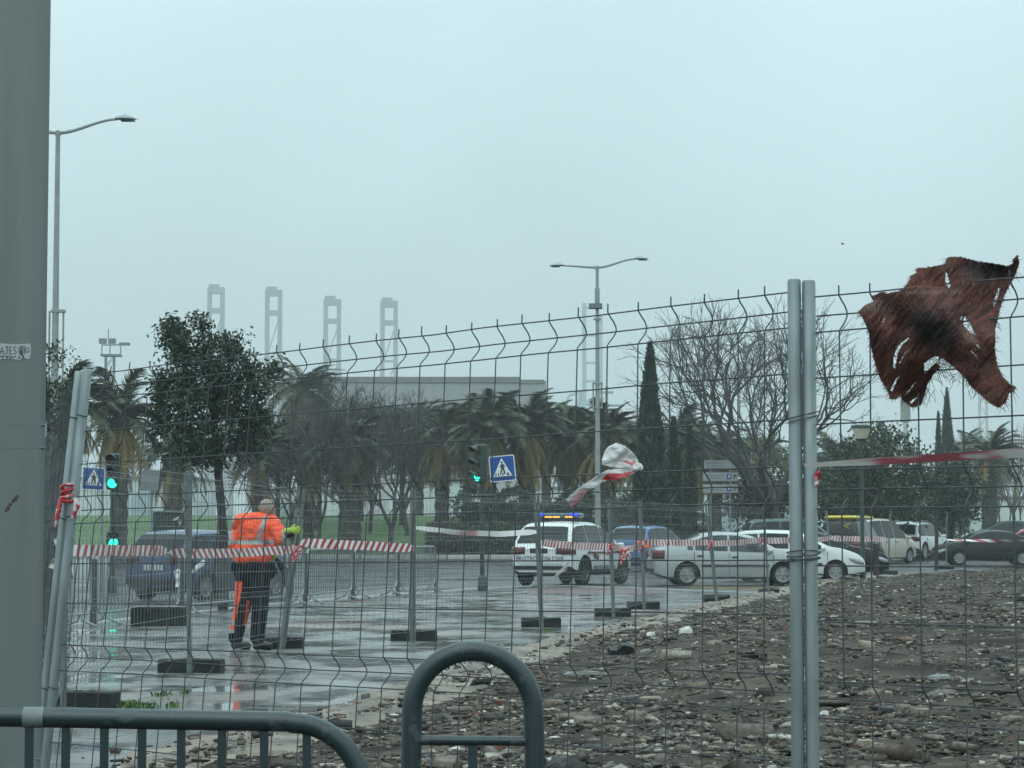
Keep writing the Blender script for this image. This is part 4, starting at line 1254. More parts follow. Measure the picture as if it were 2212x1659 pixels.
leafy_tree('dark glossy-leaved street tree with slim dark trunk behind the man in orange', xt_, Yt, 0, (xat(462, Yt) - xt_, 0, zat(850, Yt)), (.95, .9, 1.0), 150, 84, .050, LEAFD, .085, 3, .115, limbs=16, lobes=LOB)
# sprig clumps that break the outline
leafy_tree('tall leafy tree with round leaves rising behind the grey column', xat(96, 44), 44, 0, (0, 0, zat(870, 44)), (.62, .7, 1.25), 70, 42, .055, LEAFM, .10, 4, .14)
Yc = 112
leafy_tree('round dark green tree with twin slim trunks above the black van', xat(1872, 100), 100, G(0, 100), (.6, 0, zat(1030, 100) - G(0, 100)), (2.1, 1.8, 2.1), 150, 60, .13, LEAFM, .13, 5, .34)
leafy_tree('dark leaning tree with drooping leafy branches behind the white crossover', xat(2052, 108), 108, G(0, 108), (0, 0, zat(1068, 108) - G(0, 108)), (1.55, 1.4, 1.55), 100, 56, .13, LEAFD, .14, 6, .32)
leafy_tree('broad green tree behind the twin foreground posts', xat(1795, 116), 116, G(0, 116), (0, 0, zat(1062, 116) - G(0, 116)), (2.4, 1.8, 1.9), 120, 56, .14, LEAFM, .14, 7, .36)
leafy_tree('yellow-green tree behind the direction signs', xat(1620, 135), 135, G(0, 135), (0, 0, zat(1005, 135) - G(0, 135)), (2.6, 2.0, 1.8), 110, 50, .15, M('olive_leaf', (0.09, 0.115, 0.04), (0.13, 0.12, 0.045), sc=.8, rough=.6), .14, 8, .4)
leafy_tree('dark purple-leaved shrub tree behind the silver saloon', xat(1640, 101), 101, G(0, 101), (0, 0, zat(1085, 101) - G(0, 101)), (1.75, 1.2, .95), 80, 60, .11, M('purple_leaf', (0.026, 0.022, 0.026), (0.045, 0.034, 0.036), sc=1.2, rough=.55), .09, 9, .28, name='shrub')
leafy_tree('rounded green shrub in front of the cypress', xat(1385, 96), 96, G(0, 96), (0, 0, zat(1098, 96) - G(0, 96)), (1.35, 1.0, .62), 70, 60, .085, LEAFH, .07, 10, .2, name='shrub')

def cypress(label, px, top_py, base_w, Y, seed, n=5200, base_py=1165):
    X = xat(px, Y); z = G(X, Y); H = zat(top_py, Y) - z
    rg = np.random.default_rng(seed)
    h = rg.random(n) ** .8
    prof = np.interp(h, [0, .04, .12, .35, .6, .8, .93, 1.0], [.55, .85, 1.0, .96, .72, .45, .2, .02]) * base_w
    a = rg.uniform(0, 2 * PI, n); rr = prof * np.sqrt(rg.uniform(.25, 1.0, n)) * (1 + .10 * np.sin(a * 3 + h * 14) + .07 * np.sin(a * 7 - h * 30))
    cen = np.stack([rr * np.cos(a), rr * np.sin(a), h * H * .985 + .1], 1)
    t = thing('cypress_tree', label, 'cypress', (X, Y, z))
    global RNG
    RNG = rg
    MB().tube([(0, 0, -.05), (0, 0, H * .5), (0, 0, H * .96)], [.12, .09, .02], n=8).build('trunk', BARKD, t, True)
    out = np.stack([np.cos(a) * .55, np.sin(a) * .55, np.full(n, 1.5)], 1)
    stuff(obj('crown', leaf_mesh('crown', cen, rg.uniform(.10, .20, n), CYPR, .30, out), t))
    return t
cypress('tall slender dark cypress behind the fluttering tape knot', 1405, 742, .62, 86, 31, 9000)
cypress('shorter cypress hugging the tall one', 1455, 905, .42, 90, 32, 2600)
cypress('small feathery cypress beside the bare tree', 1490, 925, .36, 92, 33, 1800)
cypress('thin cypress showing under the palm fibre sheet', 2047, 838, .60, 150, 34, 3600)
cypress('lower cypress beside the thin one under the fibre sheet', 2028, 890, .38, 152, 35, 1600)

# bare trees
Yb = 96
bare_tree('wide bare winter tree with fine twigs behind the twin foreground posts', xat(1700, Yb), Yb, G(0, Yb), 12.2, 5, depth=6, spread=.62, lean=(-.10, 0), trunk_h=.20, r=.24, wide=1.5, kids=(3, 4), minr=.012, mat=M('dark_winter_twig', (0.036, 0.034, 0.034), (0.055, 0.05, 0.048), sc=3, rough=.8))
BT = 'dense grey bare tree among the palms across the road'
for i, (px, Y, H, sd) in enumerate(((690, 109, 7.4, 3), (735, 121, 8.6, 4), (845, 108, 7.6, 10), (880, 121, 7.6, 12), (800, 122, 8.8, 15), (630, 118, 7.0, 19))):
    X = xat(px, Y)
    bare_tree(BT, X, Y, G(X, Y), H, 100 + sd, depth=6, spread=.5, r=.13, kids=(2, 4), group='bare trees among the palms', minr=.015, trunk_h=.2, wide=1.1, mat=M('dark_bare_twig', (0.030, 0.029, 0.027), (0.050, 0.046, 0.040), sc=3, rough=.8))
for i, (px, py, Y, rx, rz_) in enumerate(((690, 965, 128, 2.2, 1.9), (780, 960, 130, 2.6, 2.2), (868, 968, 127, 2.2, 1.9), (600, 985, 128, 2.0, 1.6))):
    X = xat(px, Y)
    leafy_tree('murky dark evergreen tree behind the dense bare trees', X, Y, G(X, Y), (0, 0, zat(py, Y) - G(X, Y)), (rx, rx * .8, rz_), 90, 60, .11, M('murky_leaf', (0.030, 0.036, 0.034), (0.05, 0.056, 0.048), sc=1.0, rough=.7), .14, 200 + i, .36, group='murky evergreens among the palms')
bare_tree('bare tree thinning out by the lattice mast', xat(2192, 135), 135, G(20, 135), 7.2, 44, depth=5, spread=.5, r=.12, minr=.010)
for i, (px, Y, H) in enumerate(((2140, 150, 4.2), (2162, 152, 4.6), (2178, 149, 4.4), (2205, 153, 4.5))):
    bare_tree('thin bare sapling in the row behind the black fastback', xat(px, Y), Y, G(20, Y), H, 60 + i, depth=4, spread=.5, r=.07, minr=.012, trunk_h=.45, group='saplings in a row by the pale wall')

# hedges and shrubs
def hedge(label, x0, x1, y0, y1, h, mat, leaf, dens, seed, core=None, name='hedge', cat='hedge', bump=.12):
    global RNG
    RNG = np.random.default_rng(seed)
    xc, yc = (x0 + x1) / 2, (y0 + y1) / 2
    z = min(G(x0, y0), G(x1, y1), G(xc, yc))
    t = thing(name, label, cat, (xc, yc, z))
    w_, d_ = x1 - x0, y1 - y0
    n = int(dens * (w_ * h * 2 + d_ * h * 2 + w_ * d_))
    p = RNG.uniform(-.5, .5, (n, 3))
    ax = RNG.choice(3, n, p=np.array([d_ * h, 1.6 * w_ * h, 1.2 * w_ * d_]) / (d_ * h + 1.6 * w_ * h + 1.2 * w_ * d_))
    sg = np.where(RNG.random(n) < (.5), -.5, .5)
    for a in range(3):
        p[ax == a, a] = sg[ax == a] if a < 2 else .5
    p = p * np.array([w_, d_, h]) + np.array([0, 0, h / 2])
    nz = np.sin(p[:, 0] * 1.9 + seed) * np.sin(p[:, 0] * .7 + 1) * bump * 1.4
    p[:, 2] *= 1 + nz / h
    p += RNG.normal(size=(n, 3)) * leaf * 1.0
    p[:, 2] = np.abs(p[:, 2])
    MB().bbox((0, 0, h * .46), (w_ * .93, d_ * .85, h * .9), .2).build('dark_core', M('hedge_inside', (0.012, 0.018, 0.012), (0.02, 0.026, 0.018), sc=6, rough=.9), t)  # added dark box core filling the shaded gaps behind the leaves
    stuff(obj('leaves', leaf_mesh('leaves', p, RNG.uniform(.7, 1.3, n) * leaf, mat, .5), t))
    return t
hedge('clipped green hedge along the far kerb behind the white emergency vehicle', xat(1000, 106.5), xat(1150, 106.5), 105.6, 107.4, 1.25, LEAFH, .07, 190, 1)
hedge('brownish clipped hedge along the far kerb beside the barriers', xat(925, 106.5), xat(1002, 106.5), 105.5, 107.3, 1.35, M('brown_hedge_leaf', (0.055, 0.055, 0.036), (0.075, 0.06, 0.04), sc=1, rough=.65), .07, 190, 2)
hedge('tall dark shrub bank behind the clipped hedge', xat(985, 110), xat(1290, 110), 109, 111.4, 2.7, LEAFK, .11, 75, 3, name='shrub_bank', cat='shrubs', bump=.5)
hedge('dark low shrubs behind the blue people carrier', xat(1300, 108), xat(1530, 108), 107, 109.5, 1.55, LEAFK, .10, 80, 4, name='shrub_bank', cat='shrubs', bump=.3)
hedge('low dark hedge behind the silver saloon', xat(1530, 109), xat(1800, 109), 107.5, 109.5, 1.1, LEAFK, .09, 70, 5, bump=.2)
hedge('dark hedge running behind the black van', xat(1790, 124), xat(2010, 124), 122, 125, 2.3, LEAFK, .13, 45, 6, bump=.4)

# weeds in the paving joints
WEED = M('weed_green', (0.085, 0.15, 0.035), (0.05, 0.10, 0.028), sc=8, rough=.6)
def weed(label, px, py, wpx, n, h, seed, group=None):
    rr = random.Random(seed)
    d_ = ray(px, py); t_ = -CAMZ / d_.z; X, Y = d_.x * t_, d_.y * t_
    w_ = wpx * Y / FD
    mm = MB()
    for _ in range(n):
        x, y = rr.gauss(0, w_ * .28), rr.gauss(0, .10)
        a = rr.uniform(0, 2 * PI); hh = h * rr.uniform(.4, 1.1); l_ = rr.uniform(.3, .9) * hh
        s = Vector((math.cos(a), math.sin(a), 0)); q = Vector((-s.y, s.x, 0)) * rr.uniform(.003, .008)
        b = Vector((x, y, 0))
        mm.add([b - q, b + q, b + s * l_ * .5 + q * 1.3 + Vector((0, 0, hh * .7)), b + s * l_ + Vector((0, 0, hh)), b + s * l_ * .5 - q * 1.3 + Vector((0, 0, hh * .7))], [(0, 1, 2, 3, 4)])
    o = mm.build('weed', WEED); o.location = (X, Y, .001)
    return tag(o, label, 'weed', group)
weed('largest bright green grass tuft in a paving joint', 300, 1530, 70, 200, .050, 1)
weed('flat green grass tuft spreading beside the largest one', 270, 1522, 50, 110, .036, 2)
weed('thin green weed past the grass tufts', 352, 1503, 34, 40, .05, 3)
weed('upright seedling weed near the long black foot block', 398, 1500, 22, 26, .05, 4)
weed('small weed curling at the edge of the puddle', 372, 1528, 22, 30, .045, 5)
weed('small weed on the paving ahead of the arch', 1357 / 1.0, 1388, 14, 30, .05, 6)
weed('low weed in the paving by the kerb edge', 1180, 1366, 20, 40, .06, 7)

# ------------------------------------------------------------------ far buildings
HALLW = M('grey_cladding', (0.30, 0.315, 0.315), (0.26, 0.275, 0.275), sc=.25, rough=.6, stretch=(6, 1, .3))
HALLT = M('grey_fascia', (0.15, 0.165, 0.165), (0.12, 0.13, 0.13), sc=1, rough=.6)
YH = 300.
x0, x1 = xat(640, YH), xat(1180, YH)
zt_, zl_ = zat(826, YH), zat(884, YH)
hall = thing('port_hall', 'large flat-roofed grey clad hall rising behind the palms', 'building', ((x0 + x1) / 2, YH + 20, 0))
wX = x1 - x0
MB().box((0, 0, (zl_ + zt_) / 2 + .2), (wX, 40, zt_ - zl_)).build('upper_wall', HALLW, hall)
MB().box((0, 0, (zl_ - 2.2) / 2 + .2), (wX - 1.0, 39, zl_ - 2.2)).build('lower_wall', M('pale_lower_wall', (0.42, 0.43, 0.43), (0.36, 0.37, 0.37), sc=.3, rough=.6), hall)
MB().box((0, 0, zl_ - .95), (wX - .6, 39.4, 2.5)).build('dark_band', HALLT, hall)  # dark grey band between the upper and lower walls
rf_ = MB().box((-1.8, 0, zt_ + .35), (wX - 3.4, 40.6, .75)).build('roof', HALLT, hall)
MB().box((wX / 2 - 1.9, 0, zt_ + .1), (3.3, 40.5, .5)).build('lower_roof_edge', HALLT, hall)
pn = MB().box((0, 0, 0), (wX / 18 - .06, .12, zt_ - zl_ - .5)).mesh('panel', HALLW)
for i in range(18):
    o = obj('panel', pn, hall); o.location = (-wX / 2 + (i + .5) * wX / 18, -20.05, (zl_ + zt_) / 2 + .1)
PALEW = M('pale_warehouse_wall', (0.58, 0.61, 0.61), (0.48, 0.51, 0.52), sc=.4, rough=.6)
BLUEW = M('pale_blue_panel', (0.34, 0.41, 0.46), (0.28, 0.35, 0.40), sc=.6, rough=.5)
def warehouse(label, px0, px1, py_top, Y, seed, dep=14):
    rr = random.Random(seed)
    a, b = xat(px0, Y), xat(px1, Y); z0 = G((a + b) / 2, Y) - .2; h = zat(py_top, Y) - z0
    t = thing('port_shed', label, 'building', ((a + b) / 2, Y + dep / 2, z0))
    w_ = b - a
    MB().box((0, 0, h / 2), (w_, dep, h)).build('wall', PALEW, t)
    MB().box((0, 0, h + .12), (w_ + .5, dep + .5, .24)).build('roof', HALLT, t)
    n_ = max(2, int(w_ / 3.2))
    for i in range(n_):
        if rr.random() < .75:
            d_ = MB().box((-w_ / 2 + (i + .5) * w_ / n_, -dep / 2 - .06, h * .36), (w_ / n_ * rr.uniform(.45, .75), .1, h * .7)).build('shutter_door', rr.choice([BLUEW, PALEW, HALLW]), t)
    return t
warehouse('long pale port shed with shutter doors behind the lawn', 545, 745, 1062, 230, 1)
warehouse('pale port shed with blue doors behind the slim palms', 840, 1015, 1040, 225, 2)
warehouse('white port shed behind the cypress and palms', 1180, 1420, 1056, 240, 3)
warehouse('white port shed behind the direction signs', 1470, 1760, 1050, 235, 4)
warehouse('long white port wall behind the parked cars and saplings', 1880, 2330, 1078, 220, 5)
warehouse('pale port shed glimpsed behind the left traffic light', 120, 420, 1035, 230, 6)

# ship-to-shore cranes
CRM = M('crane_haze_grey', (0.24, 0.27, 0.285), (0.20, 0.225, 0.24), sc=.05, rough=.6)  # grey lightened so the colour itself carries part of the haze
def crane(label, pxl, pxr, py_top, Y, group):
    s = Y / FD
    xl, xr_ = xat(pxl, Y), xat(pxr, Y); xc = (xl + xr_) / 2; hw = (xr_ - xl) / 2
    H = zat(py_top, Y)
    t = thing('port_crane', label, 'crane', (xc, Y, 0), 0, group)
    for sx in (-1, 1):
        lg = MB()
        lg.box((sx * (hw - .9), 0, H * .5 + 10), (2.0, 2.4, H - 22)).build('boom_girder', CRM, t)
        MB().box((sx * (hw + .4), 0, 22), (2.6, 3, 44)).build('portal_leg', CRM, t)
        MB().box((sx * (hw + .4), 26, 22), (2.6, 3, 44)).build('portal_leg', CRM, t)
        MB().tube([(sx * (hw - .4), 26, 44), (sx * (hw - .6), 3, H * .72)], .7, n=6).build('back_stay', CRM, t)
    MB().box((0, 0, H - 1.6), (2 * hw, 3.4, 3.0)).build('head_beam', CRM, t)
    MB().box((-hw * .25, 0, H + .6), (hw * 1.2, 3.0, 1.6)).build('head_platform', CRM, t)
    for zf, hh in ((.905, 2.4), (.74, .9), (.60, .9), (.48, 1.2)):
        MB().box((0, 0, H * zf), (2 * hw - 2, 2.2, hh)).build('cross_beam', CRM, t)
    for zf in ((.74, .88), (.60, .72)):
        MB().tube([(-hw + 1.5, 0, H * zf[0]), (hw - 1.5, 0, H * zf[1])], .28, n=5).build('brace', CRM, t)
    MB().box((hw * .6, 8, 58), (hw * 1.9, 14, 7)).build('machinery_house', CRM, t)
    MB().box((0, 13, 45), (2 * hw + 4, 28, 2.5)).build('portal_beam', CRM, t)
    return t
CL = 'tall ship-to-shore crane with raised boom fading into the rain'
for a, b, c_, wh in ((446, 482, 621, 'directly behind the leafy street tree'), (571, 607, 626, 'second in the row from the leafy street tree'), (698, 735, 646, 'third in the row from the leafy street tree'), (821, 858, 650, 'last in the row, above the grey hall')):
    crane('misty ship-to-shore crane with raised boom, ' + wh, a, b, c_, 1060, 'cranes in the misty port')
CBM = M('crane_pale_blue', (0.26, 0.38, 0.44), (0.22, 0.33, 0.39), sc=.05, rough=.6)
Yk = 1180.
H = zat(655, Yk)
bc = thing('blue_port_crane', 'faint pale blue port crane behind the twin-armed street lamp', 'crane', (xat(1280, Yk), Yk, 0))
for sx in (-1, 1):
    MB().box((sx * 4.2 , 0, H * .5), (2.2, 3, H - (0 if sx < 0 else 12))).build('mast_leg', CBM, bc)
    MB().tube([(sx * 6, 0, 0), (sx * 4.5 - 3, 2, H * .58)], 1.3, n=6).build('portal_leg', CBM, bc)
for zf in (.98, .86, .74, .66, .56, .46, .36, .26):
    MB().box((0, 0, H * zf), (8.4, 2, 1.2)).build('cross_beam', CBM, bc)
MB().tube([(-25, 0, H * .34), (-12, 0, H * .60)], .7, n=6).build('stay', CBM, bc)
MB().tube([(-14, 0, 0), (-6, 0, H * .62)], 1.1, n=6).build('front_leg', CBM, bc)
MB().tube([(-12, 0, H * .60), (-3, 0, H * .62)], .8, n=6).build('boom_hinge', CBM, bc)

# lattice masts
def lattice(label, px, py_top, w_, Y, head=True, mat=None, name='light_mast'):
    mat = mat or GREYP
    X = xat(px, Y); H = zat(py_top, Y)
    t = thing(name, label, 'mast', (X, Y, 0))
    for sx in (-1, 1):
        for sy in (-1, 1):
            MB().tube([(sx * w_ / 2, sy * w_ / 2, 0), (sx * w_ * .42, sy * w_ * .42, H)], w_ * .07, n=5).build('corner_leg', mat, t)
    n_ = int(H / (w_ * 1.25)); br = MB()
    for i in range(n_):
        z0, z1 = H * i / n_, H * (i + 1) / n_
        for sy in (-1, 1):
            s_ = 1 if i % 2 else -1
            br.tube([(s_ * w_ / 2 * .95, sy * w_ * .45, z0), (-s_ * w_ / 2 * .95, sy * w_ * .45, z1)], w_ * .035, n=4, cap=False)
    br.build('lattice_bracing', mat, t)
    if head:
        MB().box((w_ * .15, 0, H), (w_ * 2.0, w_ * 1.8, w_ * .18)).build('platform', mat, t)
        for sx in (-.85, 0, 1.1):
            MB().tube([(sx * w_ , 0, H), (sx * w_, 0, H + w_ * 1.1)], w_ * .06, n=5).build('railing_post', mat, t)
        MB().box((w_ * .15, 0, H + w_ * 1.1), (w_ * 2.0, w_ * .1, w_ * .12)).build('guard_rail', mat, t)
        for sx in (-.75, .2):
            MB().bbox((sx * w_, 0, H + w_ * 1.5), (w_ * .75, w_ * .5, w_ * .55), .05).build('floodlight', mat, t)
        MB().bbox((w_ * 1.5, 0, H + w_ * 1.2), (w_ * 1.1, w_ * .5, w_ * .3), .05).build('floodlight', mat, t)
        MB().tube([(-.2 * w_, 0, H + w_ * 1.7), (-.2 * w_, 0, H + w_ * 2.8)], w_ * .05, n=5).build('antenna', mat, t)
        MB().box((-.1 * w_, 0, H * .80), (w_ * 1.6, w_ * 1.2, w_ * .15)).build('rest_platform', mat, t)
    return t
lattice('lattice floodlight mast with railed platform beside the leaning post', 235, 768, 1.45, 340, mat=M('mast_grey', (0.13, 0.15, 0.15), (0.1, 0.115, 0.115), sc=1, rough=.6))
lattice('pale lattice mast faint under the palm fibre sheet', 2125, 850, 1.9, 520, head=False, mat=M('pale_mast', (0.42, 0.45, 0.44), (0.36, 0.39, 0.38), sc=1, rough=.6))
mm = thing('antenna_mast', 'thin mast with crossed arms beside the twin-armed street lamp', 'mast', (xat(1311, 380), 380, 0))
hh = zat(835, 380)
MB().tube([(0, 0, 0), (0, 0, hh)], .22, n=6).build('pole', GREYP, mm)
for i, w_ in enumerate((3.0, 5.0, 2.4)):
    MB().box((.4 * (i - 1), 0, hh - 1 - 2.2 * i), (w_, .3, .35)).build('cross_arm', GREYP, mm)
mm = thing('antenna_mast', 'distant floodlight head above the bare tree twigs', 'mast', (xat(1502, 430), 430, 0))
hh = zat(790, 430)
MB().tube([(0, 0, 0), (0, 0, hh)], .25, n=6).build('pole', GREYP, mm)
MB().box((0, 0, hh), (4.4, .6, .5)).build('cross_arm', GREYP, mm)
MB().box((.6, 0, hh - 1.4), (2.4, .6, 1.4)).build('floodlight', GREYP, mm)
mm = thing('white_lamp_pole', 'plain pale lamp pole under the palm fibre sheet', 'pole', (xat(1957, 150), 150, G(20, 150)))
MB().tube([(0, 0, 0), (0, 0, 6.0), (0, 0, 11.5)], [.24, .18, .12], n=8).build('pole', PALEW, mm)
MB().box((0, 0, 8.5), (.6, .4, 1.4)).build('box', GREYP, mm)

# ------------------------------------------------------------------ street lamps
def lamp_arm(root, sgn, z, L_=1.28, rise=.30):
    pts_ = [Vector((sgn * x, 0, z + rise * sstep(0, L_, x) + .02)) for x in [L_ * i / 10 for i in range(11)]]
    MB().tube(pts_, [.042 - .014 * i / 10 for i in range(11)], n=8).build('arm', GREYP, root, True)
    e = pts_[-1]
    h = MB()
    n_ = 10; prof = []
    for i in range(n_ + 1):
        t = i / n_
        prof.append((t, .11 * math.sin(PI * min(1, .12 + t * .95)) ** .8))
    rings = []
    for t, w_ in prof:
        for k in range(10):
            a = 2 * PI * k / 10
            zz = math.sin(a) * w_ * (.75 if math.sin(a) > 0 else .35)
            rings.append((e.x + sgn * (t * .52 - .04), math.cos(a) * w_ * 1.25, e.z + zz + .015 * (1 - t)))
    h.add(rings, [(i * 10 + k, i * 10 + (k + 1) % 10, (i + 1) * 10 + (k + 1) % 10, (i + 1) * 10 + k) for i in range(n_) for k in range(10)] + [tuple(range(10)), tuple(n_ * 10 + k for k in range(10))])
    hd = h.build('lamp_head', M('lamp_grey', (0.33, 0.36, 0.37), (0.28, 0.31, 0.32), sc=4, rough=.45), root, True)
    MB().box((e.x + sgn * .24, 0, e.z - .04), (.3, .16, .012)).build('lens', GLASSP, hd)
    MB().lathe([(.02, 0), (.02, .03), (.008, .04)], 8, Matrix.Translation((e.x + sgn * .16, 0, e.z + .075))).build('sensor', GREYP, hd)
def street_lamp(label, px, py_top, Y, z0=0, group=None, brackets=()):
    X = xat(px, Y); H = zat(py_top, Y) - z0
    t = thing('street_lamp', label, 'street lamp', (X, Y, z0), 0, group)
    MB().tube([(0, 0, 0), (0, 0, H * .35), (0, 0, H * .6), (0, 0, H)], [.095, .085, .07, .05], n=12).build('pole', GREYP, t, True)
    MB().lathe([(.13, 0), (.13, .5), (.10, .56)], 12).build('base', GREYP, t, True)
    MB().lathe([(.06, H - .05), (.06, H + .06), (.03, H + .08)], 10).build('cap', GREYP, t)
    return t, H
t, H = street_lamp('tall street lamp with a curved arm beside the grey column', 116, 289, 48.7)
lamp_arm(t, 1, H); lamp_arm(t, -1, H)
zb = zat(672, 48.7)
MB().box((.06, 0, zb), (.30, .14, .06)).build('bracket', GREYP, t)
MB().tube([(.17, 0, zb), (.17, 0, zb - 1.6)], .022, n=6).build('conduit', GREYP, t)
MB().tube([(-.13, 0, zb), (-.13, 0, zb - 1.6)], .022, n=6).build('conduit', GREYP, t)
t, H = street_lamp('twin-armed street lamp with a small solar panel behind the white emergency vehicle', 1291, 579, 74.0, -.03)
lamp_arm(t, 1, H, 1.26, .28); lamp_arm(t, -1, H, 1.14, .06)
zp = zat(662, 74) + .03
MB().box((-.06, -.1, zp), (.44, .06, .20), Matrix.Rotation(R(-35), 3, 'X')).build('solar_panel', M('solar_panel_cell', (0.03, 0.04, 0.05), (0.05, 0.06, 0.07), sc=8, rough=.2), t)
MB().box((0, 0, zp - .42), (.24, .2, .05)).build('bracket', GREYP, t)
MB().box((0, 0, zp + .34), (.16, .16, .5)).build('control_box', GREYP, t)
zb = zat(828, 74) + .03
for dz in (0, -.8):
    MB().box((0, 0, zb + dz), (.34, .16, .05)).build('bracket', GREYP, t)
for sx in (-.14, .14):
    MB().tube([(sx, 0, zb), (sx, 0, zb - .8)], .025, n=6).build('conduit', GREYP, t)
# lantern
Yl = 66.
t = thing('park_lantern', 'short park lantern with a tapered frosted shade above the parked cars', 'lamp', (xat(1861, Yl), Yl, -.03))
zl = zat(953, Yl) + .03; zh = zat(919, Yl) + .03
MB().tube([(0, 0, 0), (0, 0, 1), (0, 0, zl)], [.09, .06, .05], n=10).build('pole', DARKG, t, True)
MB().lathe([(.12, zl), (.15, zl + .05), (.17, zl + .07)], 12).build('collar', DARKG, t)
MB().lathe([(.16, zl + .06), (.28, zh - .08)], 12, cap=True).build('shade', M('frosted_lamp_glass', (0.62, 0.58, 0.44), (0.5, 0.47, 0.37), sc=5, rough=.35), t, True)
MB().lathe([(.30, zh - .085), (.31, zh - .05), (.29, zh + .0), (.1, zh + .03)], 12).build('cap', DARKG, t, True)

# ------------------------------------------------------------------ signs and signals
SBLUE = M('sign_blue', (0.012, 0.075, 0.30), (0.010, 0.062, 0.25), sc=4, rough=.3)
SWHITE = M('sign_white', (0.74, 0.76, 0.76), (0.66, 0.68, 0.68), sc=5, rough=.3)
SBLACK = M('sign_black', (0.012, 0.012, 0.014), sc=5, rough=.4)
def rrect(w_, h, r_, n=5):
    o = []
    for cx_, cy_, a0 in ((w_ / 2 - r_, -h / 2 + r_, -90), (w_ / 2 - r_, h / 2 - r_, 0), (-w_ / 2 + r_, h / 2 - r_, 90), (-w_ / 2 + r_, -h / 2 + r_, 180)):
        o += [(cx_ + r_ * math.cos(R(a0 + 90 * k / n)), cy_ + r_ * math.sin(R(a0 + 90 * k / n))) for k in range(n + 1)]
    return o
def disc(cx_, cy_, r_, n=14):
    return [(cx_ + r_ * math.cos(2 * PI * k / n), cy_ + r_ * math.sin(2 * PI * k / n)) for k in range(n)]
def cross_sign(label, c_, w_, yaw, roll=0.0, mirror=1, group=None):
    t = thing('crossing_sign', label, 'sign', c_, yaw, group)
    t.rotation_euler = (0, roll, yaw)
    ux, uy = Vector((1, 0, 0)), Vector((0, 0, 1))
    def pl(name, polys, mat, off, th=.004):
        mm_ = MB()
        for p_ in polys:
            mm_.plate([(x * mirror if mirror < 0 else x, y) for x, y in (p_ if mirror > 0 else p_[::-1])], Vector((0, -off, 0)), ux, uy, th)
        return mm_.build(name, mat, t)
    s = w_
    pl('panel', [rrect(s, s, .06 * s)], SWHITE, 0.0, .02)
    pl('blue_field', [rrect(s * .93, s * .93, .04 * s)], SBLUE, .004)
    pl('triangle', [[(-.37 * s, -.30 * s), (.37 * s, -.30 * s), (0, .41 * s)]], SWHITE, .008)
    q = s
    man = [[(-.03 * q, .17 * q), (.05 * q, .17 * q), (.075 * q, .0), (-.035 * q, 0)],
           [(-.04 * q, .01 * q), (.02 * q, .01 * q), (-.06 * q, -.24 * q), (-.11 * q, -.24 * q)],
           [(.01 * q, .01 * q), (.075 * q, .01 * q), (.115 * q, -.23 * q), (.065 * q, -.24 * q)],
           [(-.03 * q, .165 * q), (-.005 * q, .12 * q), (-.085 * q, .02 * q), (-.11 * q, .045 * q)],
           [(.02 * q, .165 * q), (.055 * q, .165 * q), (.14 * q, .06 * q), (.115 * q, .035 * q)],
           disc(.0, .235 * q, .042 * q)]
    pl('walking_figure', man, SBLACK, .012)
    pl('zebra_stripes', [[(x * q, -.28 * q), ((x + .045) * q, -.28 * q), ((x + .062) * q, -.17 * q), ((x + .022) * q, -.17 * q)] for x in (-.30, -.205, -.02, .16)] + [[(.215 * q, -.28 * q), (.26 * q, -.28 * q), (.225 * q, -.17 * q), (.19 * q, -.17 * q)]], SBLACK, .010)
    return t
Ys = 53.6
xs_ = xat(1042, Ys)
sig = thing('traffic_light', 'dark green traffic light showing green beside the blue crossing sign', 'traffic light', (xs_, Ys, 0))
MB().tube([(0, 0, 0), (0, 0, 2.3)], .052, n=12).build('pole', DARKG, sig, True)
MB().lathe([(.11, 0), (.11, .32), (.07, .38)], 12).build('base', DARKG, sig, True)
GLOW = M('green_signal_lit', (0.02, 0.5, 0.33), sc=4, rough=.2, emit=(0.02, 0.95, 0.58), es=2.6)
def signal_head(root, zc_, face, n=3, s=.29, lit=n if False else 2, offx=0.0):
    d = Vector((face[0], face[1], 0)).normalized(); rot = RZ(math.atan2(d.y, d.x))
    bd = MB().bbox((offx, 0, zc_), (.20, .30, s * n + .02), .03, rot).build('housing', DARKG, root)
    for i in range(n):
        z = zc_ + (n / 2 - .5 - i) * s
        m4 = Matrix.Translation(Vector((offx, 0, z)) + d * .10) @ align(d)
        MB().lathe([(.108, 0), (.108, .012), (.02, .016)], 16, m4).build('lens', GLOW if i == lit else SBLACK, bd)
        v_ = MB()
        vs2, fs2 = [], []
        for j, l_ in ((0, 0.0), (1, 1.0)):
            for k in range(15):
                a = R(-8 + 196 * k / 14)
                ln = (.25 if l_ else 0) * (.55 + .45 * max(0, math.sin(a)))
                p_ = Vector((offx, 0, z)) + d * (.10 + ln) + (rot @ Vector((0, math.cos(a), 0))) * .118 + Vector((0, 0, math.sin(a) * .118))
                vs2.append(p_)
        fs2 = [(k, k + 1, 15 + k + 1, 15 + k) for k in range(14)]
        v_.add(vs2, fs2)
        vo = v_.build('visor', M('visor_green', (0.05, 0.065, 0.055), (0.07, 0.085, 0.075), sc=6, rough=.25), bd, True)
        md = vo.modifiers.new('thickness', 'SOLIDIFY'); md.thickness = .006
zc_ = (zat(962, Ys) + zat(1042, Ys)) / 2
signal_head(sig, zc_, (-.80, -.60), 3, .30, 2, -.04)
MB().box((0, 0, zc_ - .30), (.1, .1, .9)).build('mounting', DARKG, sig)
MB().tube([(0, 0, 2.72), (.30, -.02, 2.72)], .02, n=6).build('sign_bracket', DARKG, sig)
c_ = at(1085, 1012, Ys - .1)
cross_sign('blue and white crossing sign with walking figure, bolted beside the traffic light', c_, .61, R(-8), R(-5))
